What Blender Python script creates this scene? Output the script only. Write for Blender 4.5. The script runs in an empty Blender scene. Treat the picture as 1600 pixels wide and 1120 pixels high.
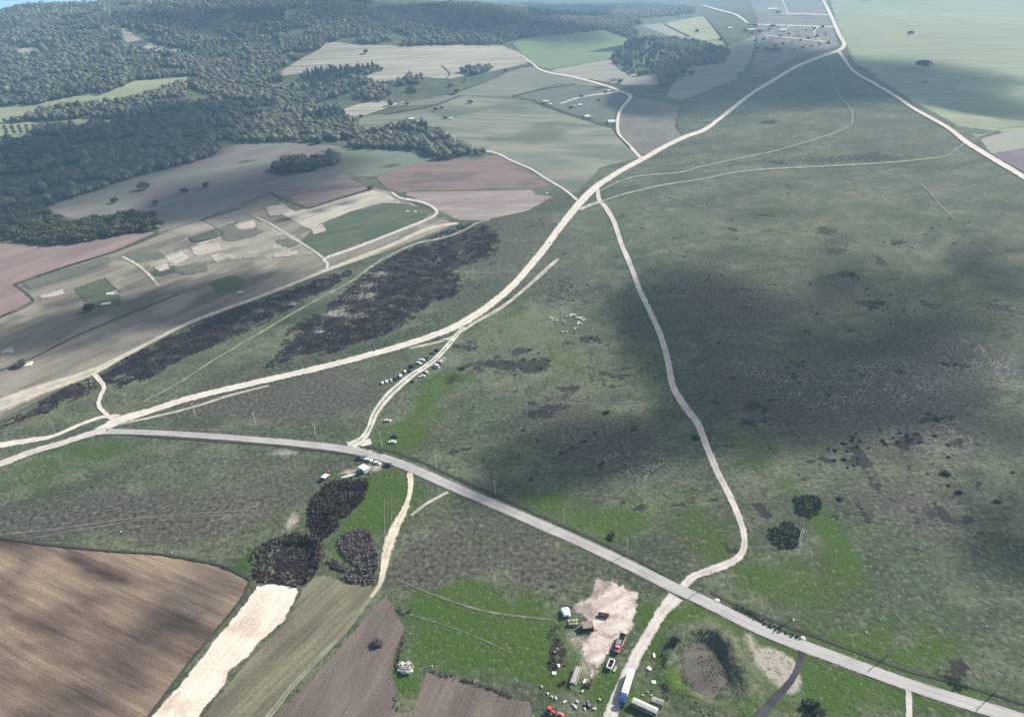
import bpy, bmesh, math, random
import numpy as np
from mathutils import Vector, Matrix
from mathutils.geometry import delaunay_2d_cdt

# ------------------------------------------------------------------ camera / light
S = bpy.context.scene
HC = 250.0                     # camera height (m)
FPX = 1109.0                   # focal length in photo pixels (1600 wide)
PITCH = math.radians(27.9)
ROLL = math.radians(2.3)
F_ = np.array([0, math.cos(PITCH), -math.sin(PITCH)])
R0 = np.array([1.0, 0, 0]); U0 = np.array([0, math.sin(PITCH), math.cos(PITCH)])
RT = math.cos(ROLL) * R0 - math.sin(ROLL) * U0
UP = math.sin(ROLL) * R0 + math.cos(ROLL) * U0
cam = bpy.data.cameras.new("camera"); camo = bpy.data.objects.new("camera", cam)
S.collection.objects.link(camo); S.camera = camo
cam.sensor_width = 36; cam.lens = 36 * FPX / 1600; cam.clip_start = 1; cam.clip_end = 90000
m = Matrix.Identity(4)
for i in range(3):
    m[i][0] = RT[i]; m[i][1] = UP[i]; m[i][2] = -F_[i]
m[2][3] = HC
camo.matrix_world = m

EL = math.radians(34.6); AZ = math.radians(32)      # sun direction (from +X towards +Y)
LDIR = Vector((math.cos(EL) * math.cos(AZ), math.cos(EL) * math.sin(AZ), math.sin(EL)))
W = bpy.data.worlds.new("World"); S.world = W; W.use_nodes = True
wn = W.node_tree.nodes; sky = wn.new("ShaderNodeTexSky"); sky.sky_type = 'NISHITA'
sky.sun_disc = False; sky.sun_elevation = EL; sky.sun_rotation = math.atan2(LDIR.x, LDIR.y)
sky.dust_density = 2.5; sky.altitude = 200
bg = wn["Background"]; bg.inputs[1].default_value = 0.09
W.node_tree.links.new(sky.outputs[0], bg.inputs[0])
sl = bpy.data.lights.new("sun", 'SUN'); sl.energy = 5.0; sl.angle = math.radians(0.55); sl.color = (1, 0.94, 0.85)
so = bpy.data.objects.new("sun", sl); S.collection.objects.link(so)
so.rotation_euler = LDIR.to_track_quat('Z', 'Y').to_euler(); so.location = LDIR * 3000
S.view_settings.view_transform = 'Standard'; S.view_settings.look = 'None'
S.view_settings.exposure = 1.02; S.view_settings.gamma = 1
S.render.engine = 'CYCLES'
S.cycles.use_denoising = True
S.cycles.max_bounces = 5; S.cycles.diffuse_bounces = 2; S.cycles.volume_bounces = 0
S.cycles.transparent_max_bounces = 16

rnd = random.Random(7); rng = np.random.default_rng(7)
COL = S.collection

# ------------------------------------------------------------------ terrain
def ss(t):
    t = np.clip(t, 0, 1); return t * t * (3 - 2 * t)

def _hash(ix, iy, seed):
    h = (ix.astype(np.int64) * 374761393 + iy.astype(np.int64) * 668265263 + seed * 1442695041) & 0xffffffff
    h = ((h ^ (h >> 13)) * 1274126177) & 0xffffffff
    h = h ^ (h >> 16)
    return (h & 0xffff) / 65535.0

def vnoise(x, y, seed=0):
    ix = np.floor(x); iy = np.floor(y); fx = x - ix; fy = y - iy
    fx = fx * fx * (3 - 2 * fx); fy = fy * fy * (3 - 2 * fy)
    a = _hash(ix, iy, seed); b = _hash(ix + 1, iy, seed); c = _hash(ix, iy + 1, seed); d = _hash(ix + 1, iy + 1, seed)
    return (a * (1 - fx) + b * fx) * (1 - fy) + (c * (1 - fx) + d * fx) * fy

def fbm(x, y, scale, octs=4, seed=0):
    x = np.asarray(x, float) / scale; y = np.asarray(y, float) / scale
    r = 0; a = 1; t = 0
    for o in range(octs):
        r = r + a * vnoise(x * 2 ** o + 17.3 * o, y * 2 ** o - 9.1 * o, seed + o); t += a; a *= 0.5
    return r / t

PITC = None    # pit centre etc, filled after first raycast
def hgt(x, y):
    x = np.asarray(x, float); y = np.asarray(y, float)
    z = 125 * ss((y - 1000) / 4500)
    z = z + 208 * np.exp(-(((x + 1100) / 1400) ** 2 + ((y - 2900) / 800) ** 2)) * ss((6000 - y) / 2000)
    f = ss((y - 900) / 900) * ss((9000 - y) / 3000)
    z = z + f * (5 * np.sin(x / 150 + 1) * np.sin(y / 190) + 7 * np.sin(x / 310 + y / 420 + 2))
    fl = f * ss((-150 - x) / 500)
    z = z + fl * 12 * np.sin(x / 170 + 0.8 * np.sin(y / 240)) * np.cos(y / 150)
    if PITC is not None:
        cx, cy = PITC
        dx = x - cx; dy = y - cy
        r = np.sqrt((dx / 10.8) ** 2 + (dy / 14.2) ** 2) + 0.12 * np.sin(3 * np.arctan2(dy, dx) + 1)
        bowl = -2.6 * (1 - ss((r - 0.88) / 0.42))
        rimr = np.exp(-((r - 1.45) / 0.22) ** 2)
        ang = np.arctan2(dy, dx)
        rim = rimr * (1.7 + .6 * np.exp(-((ang - 0.75) / 0.7) ** 2) + 1.2 * np.exp(-((ang - 2.1) / 0.5) ** 2)) * (1 - .6 * np.exp(-((ang + 1.9) / 0.9) ** 2))
        z = z + bowl + rim + rimr * 0.8 * (fbm(x, y, 6, 3, 3) - .5)
    if PONDC is not None:
        cx, cy, rx, ry = PONDC
        r = np.sqrt(((x - cx) / rx) ** 2 + ((y - cy) / ry) ** 2)
        z = z - 3.0 * (1 - ss((r - 0.75) / 0.4))
    return z
PONDC = None

def pdir(px, py):
    px = np.asarray(px, float); py = np.asarray(py, float)
    a = (px - 800) / FPX; b = (560 - py) / FPX
    return F_[None, :] + a[:, None] * RT[None, :] + b[:, None] * UP[None, :]

TS = np.concatenate([np.geomspace(180, 900, 60), np.geomspace(910, 30000, 420)])
def ray(px, py):
    """photo pixel -> first hit on the terrain (x, y)"""
    px = np.atleast_1d(np.asarray(px, float)); py = np.atleast_1d(np.asarray(py, float))
    d = pdir(px, py)
    n = len(px); lo = np.full(n, 100.0); hi = np.full(n, np.nan)
    prev = np.full(n, 100.0)
    done = np.zeros(n, bool)
    for t in TS:
        z = HC + d[:, 2] * t
        hit = (~done) & (z < hgt(d[:, 0] * t, d[:, 1] * t))
        lo[hit] = prev[hit]; hi[hit] = t; done |= hit
        prev[:] = t
        if done.all(): break
    lo[~done] = 20000; hi[~done] = 20000
    for _ in range(24):
        mid = (lo + hi) / 2
        below = HC + d[:, 2] * mid < hgt(d[:, 0] * mid, d[:, 1] * mid)
        hi = np.where(below, mid, hi); lo = np.where(below, lo, mid)
    return np.stack([d[:, 0] * hi, d[:, 1] * hi], 1)

def P(px, py):
    r = ray([px], [py])[0]; return float(r[0]), float(r[1])
def P3(px, py, dz=0.0):
    x, y = P(px, py); return Vector((x, y, float(hgt(x, y)) + dz))
def proj(x, y, z):
    v = np.stack([x, y, z - HC], -1)
    dd = v @ F_
    return 800 + FPX * (v @ RT) / dd, 560 - FPX * (v @ UP) / dd
def heading(p0, p1):
    a = P(*p0); b = P(*p1); return math.atan2(b[1] - a[1], b[0] - a[0])
def dist(p0, p1):
    a = P(*p0); b = P(*p1); return math.hypot(b[1] - a[1], b[0] - a[0])

PITC = P(1104, 1046)
_pc = P(450, 877); _pw = P(494, 877); _ph = P(450, 842)
PONDC = (_pc[0], _pc[1], abs(_pw[0] - _pc[0]), abs(_ph[1] - _pc[1]))

# ------------------------------------------------------------------ node helpers
class N:
    def __init__(s, name):
        s.m = bpy.data.materials.new(name); s.m.use_nodes = True
        s.t = s.m.node_tree; s.t.nodes.clear()
        s.out = s.t.nodes.new("ShaderNodeOutputMaterial")
        s.tc = None
    def n(s, typ, **kw):
        nd = s.t.nodes.new(typ)
        for k, v in kw.items(): setattr(nd, k, v)
        return nd
    def lk(s, a, b): s.t.links.new(a, b)
    def setin(s, sock, v):
        if hasattr(v, 'is_output') or isinstance(v, bpy.types.NodeSocket): s.lk(v, sock)
        else: sock.default_value = v
    def pos(s, scale=(1, 1, 1), rot=0.0):
        if s.tc is None: s.tc = s.n("ShaderNodeTexCoord")
        mp = s.n("ShaderNodeMapping"); mp.inputs['Scale'].default_value = scale
        mp.inputs['Rotation'].default_value = (0, 0, rot)
        s.lk(s.tc.outputs['Object'], mp.inputs['Vector']); return mp.outputs[0]
    def posr(s, ang, sx, sy):
        """coordinates rotated first, then scaled (for stripes along direction ang)"""
        a = s.pos((1, 1, 1), -ang)
        mp = s.n("ShaderNodeMapping"); mp.inputs['Scale'].default_value = (sx, sy, 1)
        s.lk(a, mp.inputs['Vector']); return mp.outputs[0]
    def noise(s, vec, scale, detail=3, rough=.55, dist=0.0):
        nd = s.n("ShaderNodeTexNoise"); s.lk(vec, nd.inputs['Vector'])
        nd.inputs['Scale'].default_value = scale; nd.inputs['Detail'].default_value = detail
        nd.inputs['Roughness'].default_value = rough; nd.inputs['Distortion'].default_value = dist
        return nd.outputs['Fac']
    def vor(s, vec, scale, feat='F1', out='Distance'):
        nd = s.n("ShaderNodeTexVoronoi"); nd.feature = feat; s.lk(vec, nd.inputs['Vector']); nd.inputs['Scale'].default_value = scale
        return nd.outputs[out]
    def math(s, op, a, b=0.0, c=None, clamp=False):
        nd = s.n("ShaderNodeMath", operation=op); nd.use_clamp = clamp
        s.setin(nd.inputs[0], a); s.setin(nd.inputs[1], b)
        if c is not None: s.setin(nd.inputs[2], c)
        return nd.outputs[0]
    def mr(s, v, a, b, c=0.0, d=1.0, smooth=True):
        nd = s.n("ShaderNodeMapRange"); nd.interpolation_type = 'SMOOTHSTEP' if smooth else 'LINEAR'
        s.setin(nd.inputs[0], v); s.setin(nd.inputs[1], a); s.setin(nd.inputs[2], b)
        s.setin(nd.inputs[3], c); s.setin(nd.inputs[4], d); return nd.outputs[0]
    def mix(s, f, a, b, mode='MIX'):
        nd = s.n("ShaderNodeMix", data_type='RGBA', blend_type=mode)
        s.setin(nd.inputs[0], f)
        for sock, v in ((nd.inputs[6], a), (nd.inputs[7], b)):
            if isinstance(v, (tuple, list)): sock.default_value = (*v[:3], 1)
            else: s.lk(v, sock)
        return nd.outputs[2]
    def attr(s, name):
        nd = s.n("ShaderNodeAttribute"); nd.attribute_name = name; return nd
    def mul(s, col, f):
        """colour times scalar"""
        nd = s.n("ShaderNodeVectorMath", operation='SCALE')
        if isinstance(col, (tuple, list)): nd.inputs[0].default_value = col[:3]
        else: s.lk(col, nd.inputs[0])
        s.setin(nd.inputs['Scale'], f); return nd.outputs[0]
    def bump(s, h, strength, distance):
        b = s.n("ShaderNodeBump"); b.inputs['Strength'].default_value = strength; b.inputs['Distance'].default_value = distance
        s.lk(h, b.inputs['Height']); return b.outputs[0]
    def done(s, col, rough=.9, spec=.15, normal=None, metal=0.0, alpha=None):
        p = s.n("ShaderNodeBsdfPrincipled")
        s.setin(p.inputs['Base Color'], (*col[:3], 1) if isinstance(col, (tuple, list)) else col)
        s.setin(p.inputs['Roughness'], rough); p.inputs['Specular IOR Level'].default_value = spec
        p.inputs['Metallic'].default_value = metal
        if normal is not None: s.lk(normal, p.inputs['Normal'])
        sh = p.outputs[0]
        if alpha is not None:
            tr = s.n("ShaderNodeBsdfTransparent"); mx = s.n("ShaderNodeMixShader")
            s.lk(alpha, mx.inputs[0]); s.lk(tr.outputs[0], mx.inputs[1]); s.lk(sh, mx.inputs[2]); sh = mx.outputs[0]
        s.lk(sh, s.out.inputs[0]); return s.m

def srgb(r, g, b, k=1.0):
    """photo colour (0-255) of a sunlit surface -> rough albedo"""
    f = lambda c: (c / 255 / 12.92 if c / 255 < .04045 else ((c / 255 + .055) / 1.055) ** 2.4)
    return tuple(f(c) * k / 1.75 for c in (r, g, b))

def plain(name, col, rough=.6, spec=.3, var=.25, scale=.8, metal=0.0):
    s = N(name); p = s.pos()
    n1 = s.noise(p, scale, 4); f = s.mr(n1, .3, .7, 1 - var, 1 + var * .6)
    return s.done(s.mul(col, f), rough, spec, metal=metal)

# ------------------------------------------------------------------ materials: ground
DRY = srgb(120, 125, 103); MID = srgb(88, 101, 78); BRN = srgb(94, 93, 84)
LUSH = srgb(54, 84, 24); LUSH2 = srgb(88, 116, 44)
def ground_material():
    s = N("grassland"); p = s.pos()
    big = s.noise(p, 1 / 70, 5, .6); med = s.noise(p, 1 / 13, 5, .6); sm = s.noise(p, 1 / 2.6, 4, .62); fine = s.noise(p, 1 / .8, 3, .6)
    lush = s.attr("lush").outputs['Fac']; brown = s.attr("brown").outputs['Fac']
    speck = s.attr("speck").outputs['Fac']; heath = s.attr("heath").outputs['Fac']; pale = s.attr("pale").outputs['Fac']
    c = s.mix(s.mr(big, .35, .65), MID, DRY)
    c = s.mix(s.mr(med, .40, .62, 0, .6), c, srgb(74, 86, 60))
    huge = s.noise(s.posr(.5, 1 / 160, 1 / 60), 1.0, 5, .65, .6)
    c = s.mix(s.mr(huge, .5, .62, 0, .55), c, srgb(68, 73, 60))
    c = s.mix(s.mr(huge, .42, .33, 0, .45), c, srgb(124, 128, 94))
    c = s.mix(s.mr(s.math('ADD', brown, s.math('MULTIPLY', s.math('SUBTRACT', med, .5), 1.2)), .25, .8, 0, .9), c, BRN)
    lf = s.mr(s.math('ADD', lush, s.math('MULTIPLY', s.math('SUBTRACT', med, .5), 1.1)), .1, .95)
    lc = s.mix(s.mr(sm, .38, .62), LUSH, LUSH2)
    c = s.mix(s.math('MULTIPLY', lf, .88), c, lc)
    c = s.mix(s.mr(s.math('ADD', pale, s.math('MULTIPLY', s.math('SUBTRACT', med, .5), 1.4)), .3, .9, 0, .9), c, srgb(190, 182, 168))
    # tussocks: dark clumps about a metre or two across
    tv = s.math('ADD', s.math('MULTIPLY', sm, .7), s.math('MULTIPLY', fine, .3))
    tam = s.math('MULTIPLY_ADD', brown, .22, .50)
    c = s.mix(s.math('MULTIPLY', s.mr(tv, .51, .60), tam), c, srgb(44, 46, 40))
    lt = s.mr(tv, .47, .38, 0, .42)
    c = s.mix(lt, c, srgb(160, 160, 140))
    # pale stony specks
    v = s.vor(p, 1 / 1.7); wv = s.noise(p, 1 / 1.3, 3, .7)
    sv = s.math('ADD', v, s.math('MULTIPLY', wv, -.5))
    spk = s.math('MULTIPLY', s.math('MULTIPLY', s.mr(s.math('SUBTRACT', .16, sv), -.06, .10), s.mr(speck, .05, .9)), s.mr(med, .42, .58, .2, 1))
    c = s.mix(s.math('MULTIPLY', spk, .75), c, srgb(184, 178, 170))
    # dark low heath patches
    hn = s.math('ADD', s.math('MULTIPLY', s.noise(p, 1 / 6.5, 5, .68), .75), s.math('MULTIPLY', sm, .25))
    hf = s.mr(hn, s.math('MULTIPLY_ADD', heath, -.34, .76), s.math('MULTIPLY_ADD', heath, -.34, .80))
    c = s.mix(s.math('MULTIPLY', hf, .85), c, s.mix(s.mr(fine, .4, .6), srgb(44, 42, 44), srgb(66, 60, 62)))
    burn = s.attr("burn").outputs['Fac']; rocks = s.attr("rocks").outputs['Fac']
    b1 = s.math('ADD', s.math('MULTIPLY', s.noise(p, 1 / 11, 5, .7), .55), s.math('MULTIPLY', sm, .35))
    bf = s.mr(b1, s.math('MULTIPLY_ADD', burn, -.39, .76), s.math('MULTIPLY_ADD', burn, -.39, .81))
    c = s.mix(s.math('MULTIPLY', bf, .92), c, s.mix(s.mr(s.math('ADD', s.math('MULTIPLY', fine, .4), s.math('MULTIPLY', med, .6)), .4, .6), srgb(36, 29, 36), srgb(62, 52, 58)))
    rk = s.noise(s.posr(RANG, 1 / 7, 1 / 1.3), 1.0, 5, .75)
    rf = s.mr(rk, s.math('MULTIPLY_ADD', rocks, -.235, .74), s.math('MULTIPLY_ADD', rocks, -.235, .765))
    c = s.mix(s.math('MULTIPLY', rf, .9), c, srgb(184, 178, 166))
    nrm = s.bump(s.math('ADD', sm, s.math('MULTIPLY', fine, .4)), .8, 1.1)
    return s.done(c, .95, .05, nrm)
RANG = heading((480, 530), (600, 440))
M_GROUND = ground_material()

def field_mat(name, c1, c2, ang=0.0, period=4.0, stripe=.35, blotch=60, tuss=.0, c3=None, edge=None, seed=0.0, fine=1.2):
    """field: base mix of c1/c2 in blotches stretched along ang, furrow streaks across"""
    s = N(name); p = s.pos()
    st = s.posr(ang, 1 / (blotch * 2.2), 1 / (blotch * .55))
    bl = s.noise(st, 1.0, 4, .55)
    k = s.mr(bl, .34, .66)
    c = s.mix(k, c1, c2)
    if c3 is not None:
        n3 = s.noise(p, 1 / (blotch * 1.3), 3, .5); c = s.mix(s.mr(n3, .50, .66, 0, .85), c, c3)
    fu = s.noise(s.posr(ang, 1 / 140, 1 / period), 1.0, 5, .75)
    fw = s.noise(s.posr(ang, 1 / 30, 1 / (period * .28)), 1.0, 3, .6)
    f = s.math('ADD', s.mr(fu, .3, .7, 1 - stripe, 1 + stripe, False), s.mr(fw, .3, .7, -stripe * .5, stripe * .5, False))
    c = s.mul(c, f)
    sm = s.noise(p, 1 / fine, 4, .65)
    c = s.mul(c, s.mr(sm, .3, .7, .8, 1.2, False))
    if tuss > 0:
        t2 = s.noise(p, 1 / 3.2, 5, .7)
        c = s.mix(s.mr(t2, .52, .62, 0, tuss), c, srgb(62, 66, 54))
    nrm = s.bump(s.math('ADD', fw, sm), .6, .35)
    ed = s.attr("edged").outputs['Fac']; rg = s.noise(p, 1 / 5.5, 5, .7)
    al = s.mr(s.math('ADD', ed, s.math('MULTIPLY_ADD', rg, 2.4, -1.3)), 0, .35)
    return s.done(c, .95, .05, nrm, alpha=al)

def dirt_mat(name, c1, c2, grass=0.0, rut=1.0, edge=.22, soft=.75):
    """road: u across in UV.x (0..1), v along (m)"""
    s = N(name); p = s.pos()
    uv = s.n("ShaderNodeUVMap"); sep = s.n("ShaderNodeSeparateXYZ"); s.lk(uv.outputs[0], sep.inputs[0])
    u = sep.outputs[0]
    n1 = s.noise(p, 1 / 9, 4, .6); n2 = s.noise(p, 1 / 1.6, 4, .65)
    c = s.mix(s.mr(n1, .35, .65), c1, c2)
    c = s.mul(c, s.mr(n2, .3, .7, .86, 1.12, False))
    du = s.math('ABSOLUTE', s.math('SUBTRACT', u, .5))
    tr = s.math('ABSOLUTE', s.math('SUBTRACT', du, .19))
    c = s.mix(s.math('MULTIPLY', s.mr(tr, .10, .03), .35 * rut), c, tuple(min(.8, x * 1.28) for x in c1))
    al = s.mr(s.math('ADD', du, s.math('MULTIPLY', s.math('SUBTRACT', s.noise(p, 1 / 3.2, 5, .75), .5), soft * .8)), .5 - edge * .2, .5 - edge, 0, 1)
    if grass > 0:
        g = s.math('MULTIPLY', s.mr(du, .11, .04), s.mr(n1, .35, .5))
        al = s.math('MULTIPLY', al, s.math('SUBTRACT', 1.0, s.math('MULTIPLY', g, grass)))
        al = s.math('MULTIPLY', al, s.math('SUBTRACT', 1.0, s.math('MULTIPLY', s.mr(n2, .55, .68), grass * .6)))
    return s.done(c, .95, .05, s.bump(n2, .4, .15), alpha=al)

M_DIRT = dirt_mat("pale_dirt", srgb(228, 220, 206), srgb(204, 196, 184), edge=.15)
M_DIRTG = dirt_mat("pale_gravel", srgb(214, 207, 198), srgb(186, 180, 172), edge=.14)
M_TRACK = dirt_mat("wheel_track", srgb(214, 210, 190), srgb(184, 180, 162), grass=.8, soft=.6, edge=.16)
M_FAINT = dirt_mat("faint_track", srgb(166, 170, 152), srgb(138, 144, 126), grass=.7, soft=1.0, edge=.26)
M_CREAM = dirt_mat("cream_sand_track", srgb(226, 216, 196), srgb(186, 176, 156), soft=1.0, edge=.16)
def asphalt():
    s = N("asphalt"); p = s.pos()
    uv = s.n("ShaderNodeUVMap"); sep = s.n("ShaderNodeSeparateXYZ"); s.lk(uv.outputs[0], sep.inputs[0]); u = sep.outputs[0]
    n1 = s.noise(p, 1 / 14, 4, .6); n2 = s.noise(p, 1 / 1.1, 4, .7)
    st = s.n("ShaderNodeCombineXYZ"); s.lk(s.math('MULTIPLY', u, 9), st.inputs[0]); s.lk(s.math('MULTIPLY', sep.outputs[1], .03), st.inputs[1])
    ns = s.noise(st.outputs[0], 1.0, 4, .7)
    c = s.mix(s.mr(n1, .35, .65), srgb(186, 183, 178), srgb(168, 166, 162))
    c = s.mul(c, s.mr(ns, .3, .7, .86, 1.12, False)); c = s.mul(c, s.mr(n2, .3, .7, .93, 1.06, False))
    du = s.math('ABSOLUTE', s.math('SUBTRACT', u, .5))
    tr = s.math('ABSOLUTE', s.math('SUBTRACT', du, .2))
    c = s.mix(s.mr(tr, .09, .02, 0, .35), c, srgb(204, 206, 206))
    # cracks
    cr = s.vor(p, 1 / 7, 'DISTANCE_TO_EDGE')
    c = s.mix(s.math('MULTIPLY', s.mr(cr, .012, .004), s.mr(n1, .5, .6, 0, .5)), c, srgb(90, 92, 94))
    al = s.mr(s.math('ADD', du, s.math('MULTIPLY', s.math('SUBTRACT', s.noise(p, 1 / 2.5, 4, .7), .5), .12)), .49, .46, 0, 1)
    return s.done(c, .8, .25, s.bump(n2, .2, .03), alpha=al)
M_ASPH = asphalt()
M_VERGE = dirt_mat("sandy_verge", srgb(136, 133, 116), srgb(108, 108, 90), soft=1.0, edge=.34, rut=0)

# ------------------------------------------------------------------ mesh helpers
def tagp(o, label=None, cat=None, group=None, kind=None):
    if label: o['label'] = label
    if cat: o['category'] = cat
    if group: o['group'] = group
    if kind: o['kind'] = kind
    return o

def mesh_np(name, v, faces, mat=None, attrs=None, smooth=False):
    """faces: (n,3) or (n,4) int array"""
    me = bpy.data.meshes.new(name); v = np.asarray(v, np.float32); faces = np.asarray(faces, np.int32)
    k = faces.shape[1]
    me.vertices.add(len(v)); me.vertices.foreach_set('co', v.ravel())
    me.loops.add(len(faces) * k); me.loops.foreach_set('vertex_index', faces.ravel())
    me.polygons.add(len(faces)); me.polygons.foreach_set('loop_start', np.arange(0, len(faces) * k, k, dtype=np.int32))
    me.update(calc_edges=True)
    if smooth: me.polygons.foreach_set('use_smooth', np.ones(len(faces), bool))
    if attrs:
        for an, av in attrs.items():
            av = np.asarray(av, np.float32)
            if av.ndim == 1:
                a = me.attributes.new(an, 'FLOAT', 'POINT'); a.data.foreach_set('value', av)
            else:
                a = me.attributes.new(an, 'FLOAT_COLOR', 'POINT')
                a.data.foreach_set('color', np.concatenate([av, np.ones((len(av), 1), np.float32)], 1).ravel())
    if mat: me.materials.append(mat)
    me.validate()
    return me

def link(name, me, parent=None, loc=None, rz=0.0):
    o = bpy.data.objects.new(name, me); COL.objects.link(o)
    if parent is not None: o.parent = parent
    if loc is not None: o.location = loc
    if rz: o.rotation_euler = (0, 0, rz)
    return o

class MB:
    def __init__(s): s.v = []; s.f = []
    def add(s, vs, fs):
        b = len(s.v); s.v += [tuple(q) for q in vs]; s.f += [tuple(i + b for i in f) for f in fs]; return s
    def box(s, c, d, rz=0.0, rx=0.0, ry=0.0, taper=1.0):
        x, y, z = (k / 2 for k in d); R = Matrix.Rotation(rz, 3, 'Z') @ Matrix.Rotation(ry, 3, 'Y') @ Matrix.Rotation(rx, 3, 'X'); c = Vector(c)
        vs = []
        for zz in (-z, z):
            t = taper if zz > 0 else 1.0
            for xx, yy in ((-x, -y), (x, -y), (x, y), (-x, y)): vs.append(c + R @ Vector((xx * t, yy * t, zz)))
        return s.add(vs, [(0, 3, 2, 1), (4, 5, 6, 7), (0, 1, 5, 4), (1, 2, 6, 5), (2, 3, 7, 6), (3, 0, 4, 7)])
    def tube(s, a, b, r0, r1=None, n=8):
        r1 = r0 if r1 is None else r1; a = Vector(a); b = Vector(b); d = (b - a).normalized()
        u = d.orthogonal().normalized(); w = d.cross(u); vs = []
        for q, r in ((a, r0), (b, r1)):
            for i in range(n):
                t = 2 * math.pi * i / n; vs.append(q + (u * math.cos(t) + w * math.sin(t)) * r)
        fs = [(i, (i + 1) % n, n + (i + 1) % n, n + i) for i in range(n)] + [tuple(range(n - 1, -1, -1)), tuple(range(n, 2 * n))]
        return s.add(vs, fs)
    def loft(s, secs):
        n = len(secs[0]); vs = [q for c in secs for q in c]; fs = []
        for k in range(len(secs) - 1):
            for i in range(n):
                j = (i + 1) % n; fs.append((k * n + i, k * n + j, (k + 1) * n + j, (k + 1) * n + i))
        fs.append(tuple(range(n - 1, -1, -1))); fs.append(tuple((len(secs) - 1) * n + i for i in range(n)))
        return s.add(vs, fs)
    def blob(s, c, r, seed=0, j=.2, sub=1):
        bm = bmesh.new(); bmesh.ops.create_icosphere(bm, subdivisions=sub, radius=1); q = random.Random(seed)
        vs = []
        for v in bm.verts:
            k = 1 + q.uniform(-j, j); vs.append((c[0] + v.co.x * r[0] * k, c[1] + v.co.y * r[1] * k, c[2] + v.co.z * r[2] * k))
        fs = [tuple(v.index for v in f.verts) for f in bm.faces]; bm.free(); return s.add(vs, fs)
    def mesh(s, name, mat, bevel=0.0, smooth=False):
        me = bpy.data.meshes.new(name); me.from_pydata(s.v, [], s.f)
        bm = bmesh.new(); bm.from_mesh(me); bmesh.ops.recalc_face_normals(bm, faces=bm.faces)
        if bevel: bmesh.ops.bevel(bm, geom=bm.edges[:], offset=bevel, segments=1, affect='EDGES', clamp_overlap=True)
        bm.to_mesh(me); bm.free()
        if smooth:
            for f in me.polygons: f.use_smooth = True
        if mat: me.materials.append(mat)
        return me
    def build(s, name, mat, parent=None, loc=None, rz=0.0, bevel=0.0, smooth=False):
        return link(name, s.mesh(name, mat, bevel, smooth), parent, loc, rz)

def empty(name, loc, rz=0.0, **kw):
    o = bpy.data.objects.new(name, None); COL.objects.link(o); o.location = loc; o.rotation_euler = (0, 0, rz)
    o.empty_display_size = .5
    return tagp(o, **kw)

def copy_tree(o, parent=None):
    c = o.copy(); COL.objects.link(c)
    if parent is not None: c.parent = parent
    for ch in list(o.children): copy_tree(ch, c)
    return c

# ------------------------------------------------------------------ soft masks on the ground
def blob_ws(cx, cy, rx, ry):
    r = ray([cx, cx - rx, cx + rx, cx, cx], [cy, cy, cy, cy - ry, cy + ry])
    return r[0, 0], (r[3, 1] + r[4, 1]) / 2, max(4, (r[2, 0] - r[1, 0]) / 2), max(4, abs(r[3, 1] - r[4, 1]) / 2)

def blobs(x, y, lst, warp=1.0):
    out = np.zeros_like(x)
    wx = x + warp * 26 * (fbm(x, y, 45, 3, 21) - .5); wy = y + warp * 34 * (fbm(x, y, 45, 3, 35) - .5)
    for cx, cy, rx, ry, a in lst:
        X, Y, RX, RY = blob_ws(cx, cy, rx, ry)
        q = ((wx - X) / RX) ** 2 + ((wy - Y) / RY) ** 2
        out = out + a * np.exp(-q * 1.1) * (q < 8)
    return out

LUSHB = [(715, 600, 55, 18, .9), (665, 640, 30, 28, .9), (625, 690, 55, 30, 1.0), (600, 780, 45, 45, 1.3), (560, 850, 30, 40, .9), (860, 570, 40, 22, .6),
         (850, 785, 55, 22, 1.0), (960, 815, 90, 35, .55), (1170, 700, 26, 60, .7), (1285, 830, 26, 70, 1.3), (1230, 900, 90, 50, .9), (1130, 860, 50, 60, .5),
         (1300, 1000, 140, 40, .8), (1450, 1050, 120, 30, .6), (1320, 1075, 110, 60, 1.3), (1500, 1115, 90, 25, 1.2), (1100, 965, 60, 22, 1.1), (1060, 1050, 14, 40, .7), (1150, 1080, 40, 30, .6), (1160, 985, 30, 12, .8), (1050, 985, 25, 40, .8),
         (740, 960, 100, 32, 1.0), (800, 1030, 70, 45, 1.4), (700, 1020, 55, 45, 1.1), (640, 1085, 22, 35, 1.3), (700, 940, 60, 25, .8), (850, 1000, 60, 50, .9), (900, 1060, 80, 40, .8),
         (990, 1080, 60, 50, 1.0), (60, 740, 130, 35, .55), (180, 700, 90, 18, .5), (450, 810, 60, 30, .3), (800, 500, 40, 30, .45), (700, 520, 40, 20, .3),
         (815, 380, 60, 40, .15), (1000, 340, 120, 40, .3), (1230, 520, 60, 30, .2), (480, 850, 22, 30, .8), (410, 870, 30, 30, .6), (900, 830, 160, 30, .35),
         (1060, 790, 90, 40, .3), (760, 860, 40, 26, .35), (1020, 560, 50, 30, .2), (1400, 330, 120, 40, .25), (1430, 860, 60, 60, .15)]
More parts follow.
